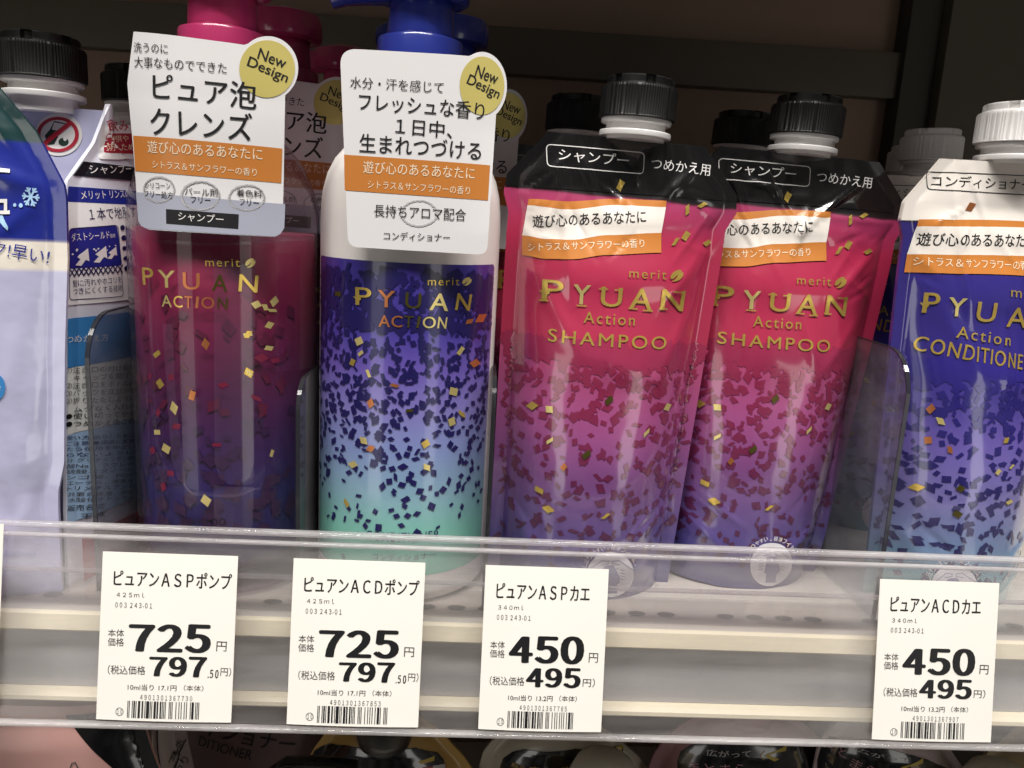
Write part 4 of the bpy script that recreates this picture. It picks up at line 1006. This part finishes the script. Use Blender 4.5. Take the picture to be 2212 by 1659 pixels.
    while i < len(bits):
        if bits[i] == '1':
            j = i
            while j < len(bits) and bits[j] == '1': j += 1
            xa = x0 + (x1 - x0) * i / len(bits); xb = x0 + (x1 - x0) * j / len(bits)
            B.poly([(xa, z1), (xb, z1), (xb, z0), (xa, z0)], INK, 2, True); i = j
        else: i += 1
    B.build('barcode', t, step=.00004, base=.00004)
    return t
price_tag(-.1279, .0469, 'white price tag reading 725 below the pink bottle', 'ピュアンＡＳＰポンプ', 1.0, '４２５ｍｌ', '725', '797', '.50', '17.1', '4901301367730', radians(0))
price_tag(-.0615, .0467, 'white price tag reading 725 below the white bottle', 'ピュアンＡＣＤポンプ', 1.0, '４２５ｍｌ', '725', '797', '.50', '17.1', '4901301367853')
price_tag(.0068, .0446, 'white price tag reading 450 below the pink refill pouches', 'ピュアンＡＳＰカエ', .875, '３４０ｍｌ', '450', '495', '', '13.2', '4901301367785')
price_tag(.1520, .0452, 'white price tag reading 450 below the blue refill pouch', 'ピュアンＡＣＤカエ', .875, '３４０ｍｌ', '450', '495', '', '13.2', '4901301367907')
tt = thing('price_tag', 'blank sliver of a white price tag at the left edge', 'price tag', tag_loc(-.2085, .0014), TROT, 'price tags in the rail')
mesh_obj('card', *box(0, .0465, -.0012, -.0010, -.066, 0), PAPER, tt, smooth=False)

# ------------------------------------------------------------------ products on the shelf below
ZB = -.2998
def flat_product(name, label, cat, Y, left, right, m, depth, seed, neck=None, group='products on the lower shelf'):
    """flat bottle or pouch seen from above the shoulder; its outline is surveyed on the plane y = Y"""
    def world(p):
        d = rgt * ((p[0] - PCX) / FPX) - upv * ((p[1] - PCY) / FPX) + fwd; return EYEP + d * (Y / d.y)
    L_ = [world(p) for p in left]; R_ = [world(p) for p in right]; cx = (L_[0].x + R_[0].x) / 2
    tl = [(q.z - ZB, q.x - cx) for q in L_]; tr = [(q.z - ZB, q.x - cx) for q in R_]
    top = min(tl[-1][0], tr[-1][0]); tl = [(0, tl[0][1])] + tl; tr = [(0, tr[0][1])] + tr
    loc = (cx, Y, ZB); t = thing(name, label, cat, loc, group=group)
    dep = [(0, depth), (top * .75, depth), (top * .93, depth * .75), (top, depth * .4)]
    f = pouch_surface(tl, tr, [], seed, dep=dep, top=top, rough=.25)
    b = pouch_mesh(t, f, tl, tr, top, m, 48, 110, 1.0); b.name = 'body'
    if neck: 
        nx = (tl[-1][1] + tr[-1][1]) / 2
        mesh_obj('neck', *lathe([(0, top - .004), (neck, top - .004), (neck, top + .012), (0, top + .012)], 32, cx=nx), m, t)
    return t, b, Art(Surf(loc, (0, 0, 0), f))
def labels(A, b, name='printed_label'): return A.build(name, b, base=.0003)
PINKB = mat('pale_pink_film', '#dcaaa2', .35, coat=.3, noise_amt=.08, noise_scale=14)
YEL = mat('ochre_bottle', '#c09a58', .35, coat=.3, noise_amt=.08, noise_scale=15); GRB = mat('greige_bottle', '#c4bba9', .35, coat=.3, noise_amt=.06, noise_scale=15)
PKB = mat('dusty_pink_bottle', '#b98a90', .35, coat=.3); IVB = mat('ivory_bottle', '#c9b48e', .35, coat=.3); PGB = mat('pinkish_grey_bottle', '#c4b2b2', .35, coat=.3)
IVP = mat('ivory_pump', '#e2ddcc', .35, coat=.2); YARW = mat('yellow_print', '#c9b04e', .4); GRP2 = mat('label_grey_print', '#c6c2c2', .5)
DGOLD = mat('dull_gold_print', '#b89a60', .4); DPNK = mat('dull_pink_print', '#b88a90', .4); RUST = mat('rust_print', '#a8443a', .4); GBLK = mat('glossy_black', '#101112', .15, coat=.6)

t, b, A = flat_product('refill_pouch', 'pale pink refill pouch with a slanted black corner below the first price tag', 'refill pouch', .285, [(-190, 1720), (-190, 1500)], [(362, 1720), (346, 1660), (330, 1620), (318, 1580), (310, 1500)], PINKB, .012, 2.2)
A.poly([(142, 1545), (309, 1530), (317, 1580), (329, 1620), (345, 1661), (352, 1700), (292, 1700)], BANB, 1)
A.line([(150, 1665), (156, 1648), (163, 1646), (172, 1662)], .0004, INKG, 2); labels(A, b)
t, b, A = flat_product('refill_pouch', 'pale grey refill pouch with slanted lettering beside the black corner', 'refill pouch', .318, [(300, 1720), (306, 1500)], [(428, 1720), (416, 1650), (406, 1605), (401, 1570), (398, 1500)], mat('grey_film', '#b4a8a6', .4, coat=.3), .010, 3.3)
A.line([(342, 1550), (341, 1620), (348, 1670)], .0004, INK, 2); A.line([(372, 1680), (388, 1626), (402, 1596)], .0005, INK, 2)
A.text('予防', (388, 1636), (400, 1600), 15, INK, 2); A.text('めり', (386, 1672), (412, 1640), 16, INK, 2); labels(A, b)
t, b, A = flat_product('refill_pouch', 'dark brown refill pouch with black slanted lettering left of the black pump', 'refill pouch', .345, [(330, 1720), (338, 1500)], [(740, 1720), (730, 1500)], mat('brown_film', '#6b5654', .4, coat=.3, noise_amt=.2, noise_scale=20), .012, 4.4)
A.text('ィショナー', (438, 1584), (632, 1626), 42, INK, 2, bold=.012); A.text('DITIONER', (429, 1608), (542, 1642), 21, INK, 2, bold=.004); labels(A, b)

t, b, A = flat_product('pump_bottle', 'ochre bottle with black pump collar and black label below the second price tag', 'pump bottle', .330, [(640, 1720), (655, 1662), (678, 1616), (696, 1592), (712, 1565), (760, 1535)], [(1042, 1720), (1022, 1662), (1003, 1634), (984, 1614), (956, 1583), (920, 1555), (890, 1535)], YEL, .016, 5.5)
A.poly([(669, 1700), (670, 1640), (680, 1620), (696, 1611), (748, 1610), (822, 1612), (896, 1614), (944, 1622), (958, 1638), (962, 1660), (962, 1700)], BANB, 1)
A.poly([(902, 1644), (938, 1631), (937, 1642), (908, 1650)], YARW, 2); A.poly([(912, 1657), (962, 1648), (962, 1690), (912, 1690)], RUST, 2); A.poly([(934, 1653), (960, 1649), (962, 1690), (934, 1690)], GRP2, 3); labels(A, b)
def world_local(t, px, py, Y):
    d = rgt * ((px - PCX) / FPX) - upv * ((py - PCY) / FPX) + fwd; return EYEP + d * (Y / d.y) - t.location
c_ = world_local(t, 824, 1612, .312); r_ = .0162; zc_ = c_.z
v, f = lathe([(0, zc_ - .006), (r_ * .72, zc_ - .006), (r_ * .80, zc_ - .001), (r_ * .92, zc_ + .005), (r_, zc_ + .012), (r_ * .98, zc_ + .020), (r_ * .8, zc_ + .028), (0, zc_ + .032)], 48, cx=c_.x, cy=-.006)
mesh_obj('pump_collar', v, f, BLACKP, t)
p_ = [world_local(t, x, y, .296) for x, y in ((586, 1672), (620, 1660), (680, 1662), (770, 1668))]
v, f = sweep([tuple(q) for q in p_], [.0028, .0050, .0056, .005], 16); mesh_obj('pump_spout', v, f, GBLK, t)

t, b, A = flat_product('bottle', 'greige bottle with black label behind an ivory domed cap, below the third price tag', 'bottle', .335, [(1030, 1720), (1036, 1650), (1044, 1622), (1060, 1602), (1084, 1582), (1130, 1555), (1160, 1535)], [(1420, 1720), (1398, 1660), (1380, 1634), (1352, 1610), (1322, 1585), (1290, 1560), (1260, 1535)], GRB, .016, 6.6, neck=.011)
A.poly([(1080, 1700), (1081, 1655), (1088, 1637), (1108, 1623), (1133, 1617), (1241, 1617), (1300, 1615), (1330, 1613), (1346, 1610), (1350, 1700)], BANB, 1)
A.poly([(1302, 1627), (1322, 1614), (1346, 1608), (1343, 1622), (1318, 1631)], YARW, 2); A.text('髪まとまる', (1104, 1660), (1270, 1662), 15, DGOLD, 2); labels(A, b)
arrow = lambda x, y, s: [(x + 60 * s, y), (x + 14 * s, y + 26 * s), (x + 40 * s, y + 36 * s), (x + 28 * s, y + 42 * s), (x, y + 28 * s), (x + 8 * s, y + 22 * s), (x + 58 * s, y + 14 * s)]
t, b, A = flat_product('bottle', 'dusty pink bottle with black label and yellow arrow right of the third price tag', 'bottle', .330, [(1392, 1720), (1400, 1660), (1410, 1630), (1431, 1601), (1460, 1572), (1500, 1545), (1530, 1535)], [(1800, 1720), (1796, 1660), (1786, 1625), (1770, 1595), (1740, 1565), (1700, 1540)], PKB, .016, 7.7, neck=.011)
A.poly([(1462, 1700), (1464, 1640), (1470, 1622), (1484, 1608), (1500, 1602), (1560, 1600), (1640, 1602), (1700, 1604), (1750, 1606), (1772, 1612), (1782, 1640), (1784, 1700)], BANB, 1)
A.poly(arrow(1650, 1610, .8), YARW, 2); A.line([(1650, 1622), (1640, 1632), (1650, 1640)], .0004, DGOLD, 2)
A.text('広がって', (1526, 1631), (1622, 1634), 15, GRP2, 2); A.text('まとまら', (1488, 1666), (1610, 1670), 24, DPNK, 2); labels(A, b)
t, b, A = flat_product('bottle', 'pinkish grey bottle with slanted black label below the fourth price tag', 'bottle', .322, [(1752, 1720), (1756, 1660), (1764, 1620), (1780, 1585), (1810, 1555), (1840, 1540)], [(2110, 1720), (2083, 1662), (2064, 1636), (2046, 1609), (2022, 1580), (1990, 1560), (1960, 1545)], PGB, .016, 8.8, neck=.011)
A.poly([(1764, 1700), (1765, 1640), (1775, 1606), (1790, 1590), (1830, 1592), (1876, 1604), (1923, 1619), (1974, 1632), (2001, 1640), (2043, 1659), (2068, 1680), (2080, 1700)], BANB, 1)
A.poly(arrow(1942, 1636, .85), YARW, 2); A.text('広がって', (1842, 1616), (1966, 1646), 15, GRP2, 2); A.text('まと', (1788, 1618), (1826, 1636), 18, DPNK, 2); A.text('まら', (1834, 1652), (1886, 1676), 22, DPNK, 2); labels(A, b)
t, b, A = flat_product('bottle', 'ivory bottle at the lower right corner behind an ivory domed cap', 'bottle', .345, [(2092, 1720), (2103, 1660), (2128, 1627), (2148, 1609), (2180, 1580), (2210, 1555)], [(2480, 1720), (2440, 1640), (2400, 1580), (2370, 1555)], IVB, .016, 9.9, neck=.011)
def domed(px, py, Y, label):
    d = rgt * ((px - PCX) / FPX) - upv * ((py - PCY) / FPX) + fwd; w_ = EYEP + d * (Y / d.y); h = w_.z - ZB
    t = thing('domed_cap_bottle', label, 'cap bottle', (w_.x, Y, ZB), group='ivory domed bottles')
    mesh_obj('body', *lathe([(0, .0003), (.026, .0003), (.027, .003), (.027, h - .027), (.0255, h - .022), (.0180, h - .0200)], 48), IVB, t)
    z0 = h - .0195; r = .0158
    mesh_obj('cap', *lathe([(0, z0), (r * 1.02, z0), (r * 1.03, z0 + .003), (r * .97, z0 + .009), (r * .80, z0 + .0150), (r * .5, z0 + .0184), (r * .2, z0 + .0194), (0, z0 + .0195)], 48), IVP, t)
domed(1308, 1630, .305, 'ivory domed cap standing in front of the greige bottle')
domed(2166, 1652, .305, 'ivory domed cap at the far right of the lower shelf')
